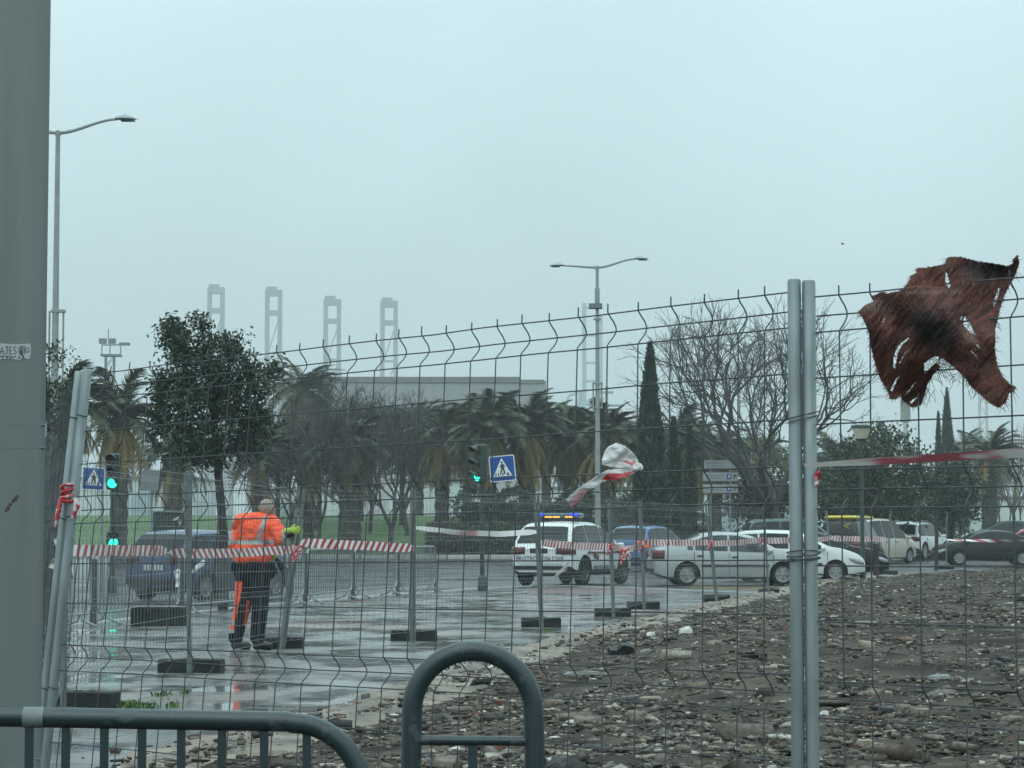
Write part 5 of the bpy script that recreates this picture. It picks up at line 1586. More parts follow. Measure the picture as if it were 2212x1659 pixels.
# left signal
Y2 = 52.
sg2 = thing('traffic_light', 'traffic light showing green with a small low repeater beside the left crossing sign', 'traffic light', (xat(246, Y2), Y2, 0))
MB().tube([(0, 0, 0), (0, 0, 2.5)], .052, n=12).build('pole', DARKG, sg2, True)
MB().lathe([(.11, 0), (.11, .32), (.07, .38)], 12).build('base', DARKG, sg2, True)
signal_head(sg2, zat(1046, Y2) + .29, (-.12, -1), 3, .27, 2)
signal_head(sg2, zat(1176, Y2) + .12, (.25, -1), 2, .17, 1)
sp_ = thing('sign_post', 'light grey post carrying the left crossing sign', 'post', (xat(222, 53), 53.0, 0))
MB().tube([(0, 0, 0), (0, 0, zat(1005, 53))], .035, n=10).build('pole', GALV, sp_, True)
cross_sign('faded blue crossing sign on a light grey post beside the left traffic light', at(202, 1034, 52.9), .52, R(10), R(3))
# back of a sign
bs_ = thing('rear_facing_sign', 'plain grey back of a square sign beside the dark green cabinet', 'sign', at(325, 1038, 50.5))
MB().plate(rrect(.43, .46, .03), Vector((0, 0, 0)), Vector((1, 0, 0)), Vector((0, 0, 1)), .012).build('panel', M('sign_back_grey', (0.22, 0.24, 0.24), (0.18, 0.2, 0.2), sc=4, rough=.5), bs_)
MB().tube([(.02, .05, .22), (.02, .05, -2.55)], .03, n=8).build('pole', GALV, bs_, True)
# utility cabinet
cb = thing('utility_cabinet', 'dark green utility cabinet with a pale top edge behind the blue hatchback', 'cabinet', (xat(368, 60), 60, -.03))
hc = zat(1107, 60) + .03
MB().bbox((0, 0, hc / 2), (.82, .5, hc), .03).build('body', DARKG, cb)
MB().bbox((0, 0, hc + .02), (.9, .58, .05), .01).build('top', M('cabinet_top', (0.14, 0.18, 0.16), (0.1, 0.13, 0.12), sc=6, rough=.5), cb)
MB().box((0, -.257, hc * .5), (.7, .012, hc * .8)).build('door', DARKG, cb)
MB().box((.25, -.27, hc * .5), (.04, .02, .14)).build('handle', GALV, cb)
# mossy block
d_ = ray(340, 1353); t_ = -CAMZ / d_.z
bk = thing('concrete_block', 'dark mossy concrete block on the wet paving before the blue hatchback', 'concrete block', (d_.x * t_, d_.y * t_ + .25, 0), R(-3))
MB().bbox((0, 0, .14), (.80, .5, .28), .02).build('block', M('mossy_concrete', (0.022, 0.030, 0.022), (0.012, 0.016, 0.014), sc=6, rough=.7, spec=.2, bump=.6, bsc=20), bk)
MB().bbox((0, 0, .285), (.79, .48, .012), .004).build('pale_top', M('wet_concrete_top', (0.13, 0.14, 0.13), (0.08, 0.09, 0.085), sc=8, rough=.35), bk)
# direction signs
Yd = 98.
dsn = thing('direction_sign', 'stack of three white direction panels with up arrows on two posts', 'sign', (xat(1556, Yd), Yd, G(0, Yd)))
gz = G(0, Yd)
for (ya, yb, arrow, ico) in ((994, 1011.5, True, False), (1020, 1039.5, True, True), (1046, 1065, True, True)):
    za, zb = zat(yb, Yd) - gz, zat(ya, Yd) - gz
    w_ = 76 * Yd / FD; h = zb - za; zc2 = (za + zb) / 2
    SDULL = M('weathered_sign_white', (0.40, 0.42, 0.42), (0.33, 0.35, 0.35), sc=5, rough=.4)
    pnl = MB().plate(rrect(w_, h, .03), Vector((0, 0, zc2)), Vector((1, 0, 0)), Vector((0, 0, 1)), .03).build('panel', SDULL, dsn)
    MB().plate(rrect(w_ * .985, h * .92, .03), Vector((0, -.003, zc2)), Vector((1, 0, 0)), Vector((0, 0, 1)), .002).build('black_border', M('sign_grey_line', (0.16, 0.17, 0.18), sc=4, rough=.4), pnl)
    MB().plate(rrect(w_ * .97, h * .86, .03), Vector((0, -.006, zc2)), Vector((1, 0, 0)), Vector((0, 0, 1)), .002).build('white_field', SDULL, pnl)
    ux, uy = Vector((1, 0, 0)), Vector((0, 0, 1))
    ar = MB()
    ar.plate([(.60, -.10), (.64, -.10), (.64, .03), (.70, -.02), (.70, .03), (.62, .11), (.54, .03), (.54, -.02), (.60, .03)], Vector((0, -.010, zc2)), ux, uy, .002)
    ar.build('arrow', SBLACK, pnl)
    if ico:
        MB().plate(rrect(.19, .22, .02), Vector((.37, -.010, zc2)), ux, uy, .002).build('pictogram', SBLUE, pnl)
        MB().plate([(-.03, -.07), (0, -.07), (0, -.02), (.05, -.02), (.06, .05), (0, .08), (-.03, .08)], Vector((.37, -.013, zc2)), ux, uy, .002).build('pictogram_mark', SWHITE, pnl)
    rr = random.Random(int(ya))
    tx = MB()
    for row, zz in enumerate((.05, -.06)):
        x = -.64
        while x < (.02 if row else .12):
            l_ = rr.uniform(.04, .13)
            tx.plate([(x, zz - .018), (x + l_, zz - .018), (x + l_ + .01, zz + .018), (x + .01, zz + .018)], Vector((0, -.010, zc2)), ux, uy, .002)
            x += l_ + rr.uniform(.015, .05)
    tx.build('lettering', M('sign_text_grey', (0.12, 0.125, 0.13), sc=4, rough=.5), pnl)
for sx in (-.42, .42):
    MB().tube([(sx, .05, 0), (sx, .05, zat(990, Yd) - gz)], .04, n=8).build('post', GALV, dsn, True)
ps = thing('parking_sign', 'small blue parking sign by the rounded shrub', 'sign', at(1350, 1090, 104))
MB().plate(rrect(.42, .42, .03), Vector((0, 0, 0)), Vector((1, 0, 0)), Vector((0, 0, 1)), .02).build('panel', SBLUE, ps)
MB().tube([(0, .04, .2), (0, .04, -2.4)], .03, n=8).build('pole', GALV, ps)

# ------------------------------------------------------------------ crowd barriers
BARM = M('barrier_steel', (0.30, 0.325, 0.325), (0.22, 0.24, 0.24), sc=4, rough=.4, metal=.3)
BARD = M('barrier_dark_steel', (0.05, 0.056, 0.056), (0.08, 0.085, 0.085), sc=4, rough=.5)
def barrier(label, A, B, group):
    A3, B3 = Vector((*A, 0)), Vector((*B, 0))
    d = B3 - A3; L_ = d.length - .22
    t = thing('crowd_barrier', label, 'barrier', (A3 + B3) / 2, math.atan2(d.y, d.x), group)
    h0, h1, r_ = .20, 1.06, .14
    pts_ = []
    for cx_, cz, a0 in ((L_ / 2 - r_, h0 + r_, -90), (L_ / 2 - r_, h1 - r_, 0), (-L_ / 2 + r_, h1 - r_, 90), (-L_ / 2 + r_, h0 + r_, 180)):
        pts_ += [(cx_ + r_ * math.cos(R(a0 + 90 * k / 5)), 0, cz + r_ * math.sin(R(a0 + 90 * k / 5))) for k in range(6)]
    MB().tube(pts_, .022, n=8, closed=True).build('frame', BARM, t, True)
    n_ = int(L_ / .14)
    bm_ = bar_mesh
    for i in range(1, n_):
        o = obj('bar', bm_, t); o.location = (-L_ / 2 + i * L_ / n_, 0, (h0 + h1) / 2)
    for sx in (-1, 1):
        MB().tube([(sx * (L_ / 2 - .35), -.26, .02), (sx * (L_ / 2 - .35), -.05, .10), (sx * (L_ / 2 - .35), 0, h0), (sx * (L_ / 2 - .35), .05, .10), (sx * (L_ / 2 - .35), .26, .02)], .02, n=6).build('foot', BARM, t, True)
        MB().tube([(sx * (L_ / 2 + .045), 0, 0), (sx * (L_ / 2 + .045), 0, 1.0)], .026, n=6).build('end_post', BARD, t, True)
    return t
bar_mesh = MB().tube([(0, 0, -.43), (0, 0, .43)], .011, n=5).mesh('bar', M('barrier_bar_steel', (0.17, 0.185, 0.185), (0.12, 0.13, 0.13), sc=4, rough=.45, metal=.2), True)
BP = [(-7.05, 30.6), (-6.25, 34.0), (-5.45, 37.5), (-4.65, 40.7), (-3.95, 43.5), (-3.3, 47.2), (-2.52, 50.3), (-1.78, 53.3)]
BL = 'grey steel crowd barrier with close upright bars along the paving edge'
for k_, (a, b) in enumerate(zip(BP, BP[1:])):
    barrier('grey steel crowd barrier with close bars, ' + ('seventh', 'sixth', 'fifth', 'fourth', 'third', 'second', 'first')[k_] + ' in the row from the hedge', a, b, 'crowd barriers along the paving edge')

# litter on the rubble ---------------------------------------------------
def debris(label, px, py, w_, h, mat, seed, name='debris', cat='debris', flat=.4, yaw=0):
    rr = random.Random(seed); h *= .62
    d_ = ray(px, py); z0 = .15
    for _ in range(4):
        t_ = (z0 - CAMZ) / d_.z; X, Y = d_.x * t_, d_.y * t_; z0 = rub_h(X, Y)
    mm_ = MB()
    n_ = 9
    prof = [(math.cos(2 * PI * k / n_) * w_ / 2 * rr.uniform(.7, 1.1), math.sin(2 * PI * k / n_) * w_ / 2 * flat * rr.uniform(.7, 1.1)) for k in range(n_)]
    vs2 = [(x, y, 0) for x, y in prof] + [(x * rr.uniform(.8, 1), y * .9, h * rr.uniform(.35, 1)) for x, y in prof] + [(x * .5 + w_ * .08 * rr.random(), y * .4, h * rr.uniform(.7, 1.05)) for x, y in prof]
    mm_.add(vs2, [(k, (k + 1) % n_, n_ + (k + 1) % n_, n_ + k) for k in range(n_)] + [(n_ + k, n_ + (k + 1) % n_, 2 * n_ + (k + 1) % n_, 2 * n_ + k) for k in range(n_)] + [tuple(2 * n_ + k for k in range(n_))])
    o = mm_.build(name, mat)
    o.location = (X, Y, z0 + .005); o.rotation_euler = (rr.uniform(-.15, .15), rr.uniform(-.2, .2), yaw)
    return tag(o, label, cat)
WDEB = M('white_plaster', (0.66, 0.65, 0.60), (0.50, 0.49, 0.46), sc=14, rough=.5)
BDEB = M('red_brick_bit', (0.22, 0.10, 0.07), (0.16, 0.08, 0.06), sc=14, rough=.6)
GDEB = M('grey_slab_bit', (0.22, 0.22, 0.20), (0.15, 0.15, 0.14), sc=10, rough=.45)
TDEB = M('tan_slab_bit', (0.30, 0.24, 0.18), (0.22, 0.18, 0.14), sc=10, rough=.5)
debris('large white plaster lump lying on the rubble near the mortar edge', 1483, 1372, .20, .14, WDEB, 1)
debris('white cup-like lump beside the mortar edge', 1405, 1375, .12, .09, WDEB, 2)
debris('long white board fragment lying flat far out on the rubble', 2158, 1296, .62, .03, WDEB, 3, flat=.12)
debris('black bin bag crumpled on the rubble behind the arch', 1345, 1412, .34, .18, M('black_bag_film', (0.015, 0.016, 0.018), sc=10, rough=.2), 4, name='rubbish_bag', cat='bag')
debris('grey broken slab lying behind the arch', 1260, 1465, .34, .05, GDEB, 5, flat=.35)
debris('pale round stone lying under the second wire row', 1395, 1415, .15, .07, GDEB, 6)
debris('tan corner of broken kerb half sunk in the rubble', 1680, 1450, .22, .10, TDEB, 7)
debris('flat grey tile lying in the middle of the rubble', 1695, 1571, .16, .02, GDEB, 8, flat=.3)
debris('reddish brick shard close to the arch', 1140, 1622, .16, .05, BDEB, 9)
debris('rust red brick lump low beside the arch foot', 1082, 1618, .14, .07, BDEB, 10)
debris('white plaster chip in front of the arch foot', 1000, 1578, .05, .04, WDEB, 11)
debris('grey wedge of slab right of the twin posts', 2030, 1480, .22, .07, GDEB, 12, flat=.5)
debris('white chip standing right of the twin posts', 1840, 1476, .10, .05, WDEB, 13)
debris('brownish boulder half buried in the rubble', 1545, 1512, .24, .1, M('brown_boulder', (0.12, 0.09, 0.075), (0.08, 0.065, 0.055), sc=8, rough=.6), 14)
debris('pinkish slab fragment in the rubble foreground', 1405, 1633, .13, .03, TDEB, 15)
debris('broken mortar lump standing on the mortar edge', 790, 1512, .10, .09, M('dark_mortar_lump', (0.10, 0.085, 0.07), (0.07, 0.06, 0.05), sc=12, rough=.6), 16)
debris('dark sole-like scrap on the mortar edge', 822, 1590, .15, .03, BLACKP, 17, flat=.3)
debris('tan broken paver near the bottom of the twin posts', 1870, 1610, .13, .05, TDEB, 18)
debris('cream plaster stub in the rubble foreground', 1780, 1543, .07, .05, WDEB, 19)
# bird
bd = thing('bird', 'small dark bird flying high over the fence', 'bird', at(1820, 527, 60))
bd.scale = (.55, .55, .55)
MB().lathe([(.001, -.09), (.025, -.05), (.03, 0), (.02, .06), (.001, .1)], 8, Matrix.Rotation(R(90), 4, 'Y')).build('body', BLACKP, bd, True)
for s in (-1, 1):
    MB().add([(-.03, 0, 0), (.04, 0, .01), (.02, s * .09, .05), (-.03, s * .11, .045), (-.05, s * .04, .02)], [(0, 1, 2, 3, 4)]).build('wing', BLACKP, bd)
#PART3
# ------------------------------------------------------------------ vehicles
def eval_mesh(o):
    dg = bpy.context.evaluated_depsgraph_get()
    me = bpy.data.meshes.new_from_object(o.evaluated_get(dg))
    return me
PAINTS = {}
def paint(name, c, rough=.25, metal=0.0):
    return M(name, c, tuple(x * .86 for x in c), sc=1.3, rough=rough, metal=metal, coat=.6)

def car(name, label, cat, X, Y, yaw, L_, W, top, belt, pnt, wr=.31, axles=(.72, 3.3), z0=.20, pillars=(), glass=None, rim=None, group=None,
        rear_glass=None, front_glass=None, roof_rails=False, cladding=False, lamp_z=(.78, .98), moulding=None, red_on=None, base=None, handles=True, lamp_mat=None, plate=True):
    glass = glass or GLASS
    zb_ = road_z(X, Y) if base is None else base
    root = thing(name, label, cat, (X, Y, zb_), yaw, group)
    root_c = L_ / 2
    zt = lambda x: interp(top, x)
    zbl = lambda x: min(interp(belt, x), zt(x) - .015)
    hw = lambda x: W / 2 * interp([(0, .84), (.05, .90), (.14, .945), (.4, .985), (.9, 1.0), (L_ - 1.0, 1.0), (L_ - .5, .965), (L_ - .2, .89), (L_ - .06, .80), (L_, .70)], x)
    stn = sorted(set([0, .02, .05, .09, .14, .2, .28] + [i * L_ / 44 for i in range(45)] + [L_ - .03, L_ - .07] + [p[0] for p in top if 0 <= p[0] <= L_]))
    def smooth_top(x):
        return (zt(max(0, x - .07)) + 2 * zt(x) + zt(min(L_, x + .07))) / 4 if .1 < x < L_ - .1 else zt(x)
    def ring(x):
        w_ = hw(x); zz = smooth_top(x); b = min(zbl(x), zz - .012); h = zz - b
        low = z0 + .10 * sstep(.35, 0, x) + .06 * sstep(L_ - .4, L_, x)
        low = min(low, b - .2)
        half = [(0, low), (.80 * w_, low), (.955 * w_, low + .05), (.985 * w_, low + .16), (w_, lerp(low, b, .55)), (.992 * w_, lerp(low, b, .8)), (.972 * w_, b),
                (.972 * w_ - .14 * h, b + .45 * h), (.972 * w_ - .27 * h, b + .86 * h), (.972 * w_ - .35 * h - .03, b + .965 * h), (.52 * w_, b + h), (0, b + h + .012)]
        return half
    mm = MB(); n_ = 0
    for x in stn:
        hf = ring(x)
        full = [(y, z) for y, z in hf] + [(-y, z) for y, z in hf[-2:0:-1]]
        n_ = len(full)
        mm.v += [(x - root_c, -y, z) for y, z in full]
    S = len(stn)
    for i in range(S - 1):
        for k in range(n_):
            mm.f.append((i * n_ + k, (i + 1) * n_ + k, (i + 1) * n_ + (k + 1) % n_, i * n_ + (k + 1) % n_))
            zc2 = sum(mm.v[j][2] for j in mm.f[-1]) / 4
            mm.m.append(1 if (cladding and zc2 < z0 + .22) else 0)
    mm.f.append(tuple(range(n_))); mm.m.append(0)
    mm.f.append(tuple((S - 1) * n_ + k for k in range(n_ - 1, -1, -1))); mm.m.append(0)
    body = mm.build('body', [pnt, BLACKP], root)
    bmx = bmesh.new(); bmx.from_mesh(body.data); bmesh.ops.recalc_face_normals(bmx, faces=bmx.faces); bmx.to_mesh(body.data); bmx.free()
    cut = MB()
    for ax in axles:
        for s in (-1, 1):
            cut.lathe([(wr * 1.16, 0), (wr * 1.16, .34)], 24, Matrix.Translation((ax - root_c, s * (W / 2 - .28) if s > 0 else -(W / 2 - .28) - .34, wr)) @ Matrix.Rotation(-PI / 2, 4, 'X'))
    cut.m = [1] * len(cut.f)
    co = cut.build('cutter', [pnt, BLACKP])
    bmx = bmesh.new(); bmx.from_mesh(co.data); bmesh.ops.recalc_face_normals(bmx, faces=bmx.faces); bmx.to_mesh(co.data); bmx.free()
    co.location = root.location; co.rotation_euler = root.rotation_euler
    md = body.modifiers.new('arches', 'BOOLEAN'); md.operation = 'DIFFERENCE'; md.object = co; md.solver = 'EXACT'
    bpy.context.view_layer.update()
    me = eval_mesh(body)
    body.modifiers.clear(); body.data = me
    bpy.data.objects.remove(co)
    me.polygons.foreach_set('use_smooth', [True] * len(me.polygons)); me.set_sharp_from_angle(angle=R(32))
    # glass
    def side_y(x, z):
        w_ = hw(x) * .972; b = zbl(x)
        return w_ - .30 * max(0, z - b) + (.02 * hw(x) if z < b else 0)
    cab = [x for x in stn if smooth_top(x) - zbl(x) > .20]
    ca, cb_ = cab[0] + .05, cab[-1] - .04
    cuts = [ca] + list(pillars) + [cb_]
    for a, b in zip(cuts, cuts[1:]):
        if b - a < .12:
            continue
        a2, b2 = a + .03, b - .03
        for s in (-1, 1):
            g_ = MB(); vs2 = []
            N = 10
            for i in range(N + 1):
                x = lerp(a2, b2, i / N)
                zl = zbl(x) + .035; zu = max(zl + .004, smooth_top(x) - .095)
                for j in range(4):
                    z = lerp(zl, zu, j / 3)
                    vs2.append((x - root_c, s * (side_y(x, z) + .010), z))
            g_.add(vs2, [(i * 4 + j, i * 4 + j + 1, (i + 1) * 4 + j + 1, (i + 1) * 4 + j) if s > 0 else (i * 4 + j, (i + 1) * 4 + j, (i + 1) * 4 + j + 1, i * 4 + j + 1) for i in range(N) for j in range(3)])
            g_.build('side_window', glass, root, True)
    def top_glass(nm, xa, xb, frac):
        g_ = MB(); vs2 = []
        for i in range(9):
            x = lerp(xa, xb, i / 8)
            sl = (smooth_top(min(L_, x + .03)) - smooth_top(max(0, x - .03))) / .06
            nv = Vector((-sl, 0, 1)).normalized() * .014
            w_ = hw(x); h = max(.0, smooth_top(x) - zbl(x)); ye = min(.972 * w_ - .35 * h - .05, w_ * .9) * frac
            for j in range(9):
                y = lerp(-ye, ye, j / 8)
                dz = -.035 * h * max(0, (abs(y) - .52 * w_) / max(.05, (.972 * w_ - .35 * h - .03 - .52 * w_)))
                vs2.append((x - root_c + nv.x, y, smooth_top(x) + nv.z + dz + .008 * (1 - abs(y) / w_)))
        g_.add(vs2, [(i * 9 + j, (i + 1) * 9 + j, (i + 1) * 9 + j + 1, i * 9 + j + 1) for i in range(8) for j in range(8)])
        return g_.build(nm, glass, root, True)
    if rear_glass:
        top_glass('rear_window', *rear_glass, .97)
    if front_glass:
        top_glass('windscreen', *front_glass, .97)
    # wheels
    for ax in axles:
        for s in (-1, 1):
            m4 = Matrix.Translation((ax - root_c, s * (W / 2 - .10), wr)) @ Matrix.Rotation(-PI / 2 * s, 4, 'X')
            ty_ = MB().lathe([(wr * .66, -.10), (wr * .93, -.11), (wr, -.07), (wr, .05), (wr * .95, .085), (wr * .66, .075)], 26, m4, cap=False).build('tyre', TYRE, root, True)
            rmm = MB().lathe([(wr * .68, .02), (wr * .68, .078), (wr * .62, .07), (wr * .58, .03), (wr * .15, .045), (wr * .12, .07), (.001, .072)], 22, m4)
            for k in range(6):
                a = 2 * PI * k / 6
                c4 = m4 @ Matrix.Rotation(a, 4, 'Z')
                q_ = [c4 @ Vector(p) for p in ((wr * .1, -.026, .062), (wr * .1, .026, .062), (wr * .62, .02, .066), (wr * .62, -.02, .066), (wr * .1, -.026, .03), (wr * .1, .026, .03), (wr * .62, .02, .03), (wr * .62, -.02, .03))]
                rmm.add(q_, [(0, 1, 2, 3), (0, 3, 7, 4), (1, 5, 6, 2)])
            rmm.build('rim', rim or RIM, ty_, True)
    # lamps
    def corner(nm, path, za, zb2, mat):
        for s in (-1, 1):
            q_ = MB(); vs2 = []
            for pt in path:
                x, y = pt[:2]
                z1_, z2_ = pt[2:] if len(pt) > 2 else (za, zb2)
                for z in (z1_, (z1_ + z2_) / 2, z2_):
                    vs2.append((x - root_c, s * y, z))
            q_.add(vs2, [(i * 3 + j, i * 3 + j + 1, (i + 1) * 3 + j + 1, (i + 1) * 3 + j) for i in range(len(path) - 1) for j in range(2)])
            o_ = q_.build(nm, mat, root, True)
            sm = o_.modifiers.new('thickness', 'SOLIDIFY'); sm.thickness = .03; sm.offset = 0
    hW = W / 2
    corner('tail_lamp', [(-.012, hw(0) * .58), (-.012, hw(0) * .97), (.05, hw(.05) + .006), (.14, hw(.14) + .008), (.26, hw(.26) + .008)], lamp_z[0], lamp_z[1], lamp_mat or REDL)
    zf_ = min(zt(L_ - .12) - .10, .78)
    corner('headlamp', [(L_ - .05, hw(L_ - .05) + .004, zf_ - .13, zf_ - .05), (L_ - .14, hw(L_ - .14) + .006, zf_ - .12, zf_ + .0), (L_ - .28, hw(L_ - .28) + .008, zf_ - .08, zf_ + .05), (L_ - .46, hw(L_ - .46) + .008, zf_ + .02, zf_ + .075)], 0, 0, CLEARL)
    if plate:
        pl_ = MB().box((-root_c - .022, 0, .70 if lamp_z[0] > .6 else .5), (.012, .52, .115)).build('number_plate', PLATE, root)
    # bumper lines, sills
    MB().box((-root_c + .02, 0, z0 + .22), (.10, W * .80, .10)).build('rear_bumper_strip', BLACKP, root)
    MB().box((root_c - .02, 0, z0 + .2), (.08, W * .62, .12)).build('front_grille', BLACKP, root)
    # mirrors
    xm = (front_glass[0] if front_glass else L_ * .66) + .22 - .12
    if front_glass:
        xm = lerp(front_glass[0], front_glass[1], .72)
    for s in (-1, 1):
        zz = zbl(xm) + .07
        MB().bbox((xm - root_c, s * (hw(xm) + .10), zz), (.13, .20, .14), .04).build('door_mirror', pnt if W > 1 else BLACKP, root, True)
    # door seams, handles
    def side_strip(nm, xa, xb, za, zb2, mat, off=.008, n=10):
        for s in (-1, 1):
            q_ = MB(); vs2 = []
            for i in range(n + 1):
                x = lerp(xa, xb, i / n)
                for z in (za, zb2):
                    lowz = z0
                    vs2.append((x - root_c, s * (hw(x) * (1.0 if z > z0 + .16 else .99) + off), z))
            q_.add(vs2, [(i * 2, i * 2 + 1, i * 2 + 3, i * 2 + 2) for i in range(n)])
            o_ = q_.build(nm, mat, root)
            sm = o_.modifiers.new('thickness', 'SOLIDIFY'); sm.thickness = .016; sm.offset = 0
    if moulding:
        side_strip('side_moulding', axles[0] + wr * 1.25, axles[1] - wr * 1.25, moulding[0], moulding[1], BLACKP, .004)
    seam = M('door_seam', (0.02, 0.02, 0.022), sc=5, rough=.6)
    for xd in list(pillars) + [front_glass[1] - .05 if front_glass else L_ * .7]:
        side_strip('door_seam', xd - .006, xd + .006, z0 + .12, zbl(xd) - .02, seam, -.004, 1)
    if handles:
        for xd in pillars:
            for s in (-1, 1):
                MB().bbox((xd - root_c + .16, s * (hw(xd) + .012), zbl(xd) - .12), (.17, .03, .035), .01).build('door_handle', BLACKP if not cladding else pnt, root)
    if roof_rails:
        for s in (-1, 1):
            MB().tube([(x - root_c, s * (hw(x) * .972 - .33 * (smooth_top(x) - zbl(x)) - .05), smooth_top(x) + .045) for x in (.75, 1.2, 1.9, 2.5)], .018, n=6).build('roof_rail', GALV, root, True)
    root['_'] = 0
    del root['_']
    return root

WHITEC = paint('white_car_paint', (0.70, 0.73, 0.73)); SILVER = paint('silver_car_paint', (0.44, 0.465, 0.47), .28, .3)
BLUEC = paint('blue_car_paint', (0.055, 0.13, 0.28)); PERIW = paint('periwinkle_car_paint', (0.016, 0.046, 0.135)); BLACKC = M('black_car_paint', (0.006, 0.008, 0.010), (0.009, 0.011, 0.013), sc=1.3, rough=.22, spec=.35)
GREENC = paint('dark_green_car_paint', (0.012, 0.055, 0.042)); CREAMC = paint('cream_car_paint', (0.48, 0.45, 0.36)); REDC = paint('red_car_paint', (0.34, 0.03, 0.045)); YELC = paint('yellow_car_paint', (0.55, 0.42, 0.02))

SUV_TOP = [(0, .98), (.05, 1.05), (.42, 1.60), (.62, 1.665), (1.2, 1.70), (2.0, 1.69), (2.45, 1.60), (3.25, 1.10), (3.6, 1.05), (4.2, .93), (4.42, .78), (4.5, .62)]
SUV_BELT = [(0, 1.02), (1.0, 1.04), (3.2, .99), (4.5, .75)]
def suv(label, X, Y, yaw, pnt, **k):
    return car('crossover_car', label, 'car', X, Y, yaw, 4.5, 1.84, SUV_TOP, SUV_BELT, pnt, wr=.385, axles=(.86, 3.52), z0=.27, pillars=(1.15, 2.12), rear_glass=(.10, .40), front_glass=(2.55, 3.22), cladding=True, lamp_z=(.84, 1.03), plate=False, **k)
SED_TOP = [(0, .84), (.04, .98), (.30, 1.05), (.62, 1.09), (1.32, 1.38), (1.7, 1.43), (2.2, 1.425), (2.65, 1.32), (3.25, .99), (3.7, .93), (4.15, .80), (4.3, .68), (4.38, .55)]
SED_BELT = [(0, .90), (.6, .93), (1.4, .90), (3.2, .84), (4.38, .66)]
def saloon(label, X, Y, yaw, pnt, **k):
    k.setdefault('moulding', (.50, .56))
    return car('saloon_car', label, 'car', X, Y, yaw, 4.38, 1.72, SED_TOP, SED_BELT, pnt, wr=.305, axles=(.86, 3.42), z0=.19, pillars=(1.05, 1.98), rear_glass=(.70, 1.26), front_glass=(2.68, 3.22), lamp_z=(.72, .94), **k)
HAT_TOP = [(0, .88), (.04, .98), (.34, 1.40), (.55, 1.45), (1.2, 1.48), (1.9, 1.46), (2.3, 1.36), (3.0, 1.0), (3.4, .94), (3.8, .80), (3.95, .66), (4.0, .55)]
HAT_BELT = [(0, .93), (1.0, .94), (3.0, .88), (4.0, .66)]
def hatch(label, X, Y, yaw, pnt, **k):
    k.setdefault('moulding', (.48, .54))
    return car('hatchback_car', label, 'car', X, Y, yaw, 4.0, 1.70, HAT_TOP, HAT_BELT, pnt, wr=.30, axles=(.70, 3.15), z0=.19, pillars=(.98, 1.85), rear_glass=(.07, .33), front_glass=(2.36, 2.97), **k)
VAN_TOP = [(0, 1.1), (.03, 1.3), (.16, 1.78), (.35, 1.86), (1.2, 1.90), (2.2, 1.88), (2.6, 1.76), (3.25, 1.16), (3.7, 1.05), (4.1, .85), (4.3, .62)]
VAN_BELT = [(0, 1.05), (3.2, 1.02), (4.3, .75)]
def van(label, X, Y, yaw, pnt, **k):
    return car('small_van', label, 'van', X, Y, yaw, 4.3, 1.80, VAN_TOP, VAN_BELT, pnt, wr=.32, axles=(.78, 3.4), z0=.20, pillars=(1.25, 2.1), rear_glass=(.04, .17), front_glass=(2.66, 3.22), **k)

# white emergency vehicle
Ye = 61.6
em = suv('white emergency crossover with blue and amber roof light bar, seen from behind', xat(1241, Ye), Ye, R(65), WHITEC, rim=RIMD)
em.name = 'emergency_vehicle'
L2 = 4.5 / 2
TXT = M('dark_blue_lettering', (0.06, 0.075, 0.12), (0.09, 0.1, 0.15), sc=9, rough=.4)
def text_mesh(txt, size, name, mat, parent, loc, rot, spacing=1.0):
    cu = bpy.data.curves.new(name, 'FONT'); cu.body = txt; cu.size = size; cu.align_x = 'CENTER'; cu.align_y = 'CENTER'
    cu.extrude = .002; cu.offset = size * .022; cu.space_character = spacing
    tmp = bpy.data.objects.new('tmp', cu); COL.objects.link(tmp)
    bpy.context.view_layer.update()
    me = bpy.data.meshes.new_from_object(tmp.evaluated_get(bpy.context.evaluated_depsgraph_get()))
    bpy.data.objects.remove(tmp)
    me.materials.clear(); me.materials.append(mat)
    o = obj(name, me, parent); o.location = loc; o.rotation_euler = rot
    return o
# panel of the tailgate with the lettering; text faces -x (rear)
MB().box((-L2 - .012, 0, .72), (.02, 1.22, .25)).build('tailgate_panel', WHITEC, em)
text_mesh('PROTECCION CIVIL', .15, 'tailgate_lettering', TXT, em, (-L2 - .026, 0, .725), (PI / 2, 0, -PI / 2), 1.05)
text_mesh('PROTECCION CIVIL', .16, 'door_lettering', TXT, em, (2.12 - L2, -.945, .47), (PI / 2, 0, 0), 1.05)
MB().box((-L2 - .014, .05, .935), (.02, .5, .12)).build('plate_recess', BLACKP, em)
MB().box((.9 - L2 + 1.3, -.93, .88), (2.4, .012, .05)).build('red_side_stripe', REDL, em)
MB().box((1.55 - L2, -.94, .78), (.34, .01, .12), Matrix.Rotation(R(20), 3, 'Y')).build('emblem', REDL, em)
for s in (-1, 1):
    MB().bbox((-L2 + .02, s * .56, .93), (.06, .2, .12), .02).build('yellow_reflector', M('yellow_reflector', (0.55, 0.50, 0.12), sc=8, rough=.3), em)
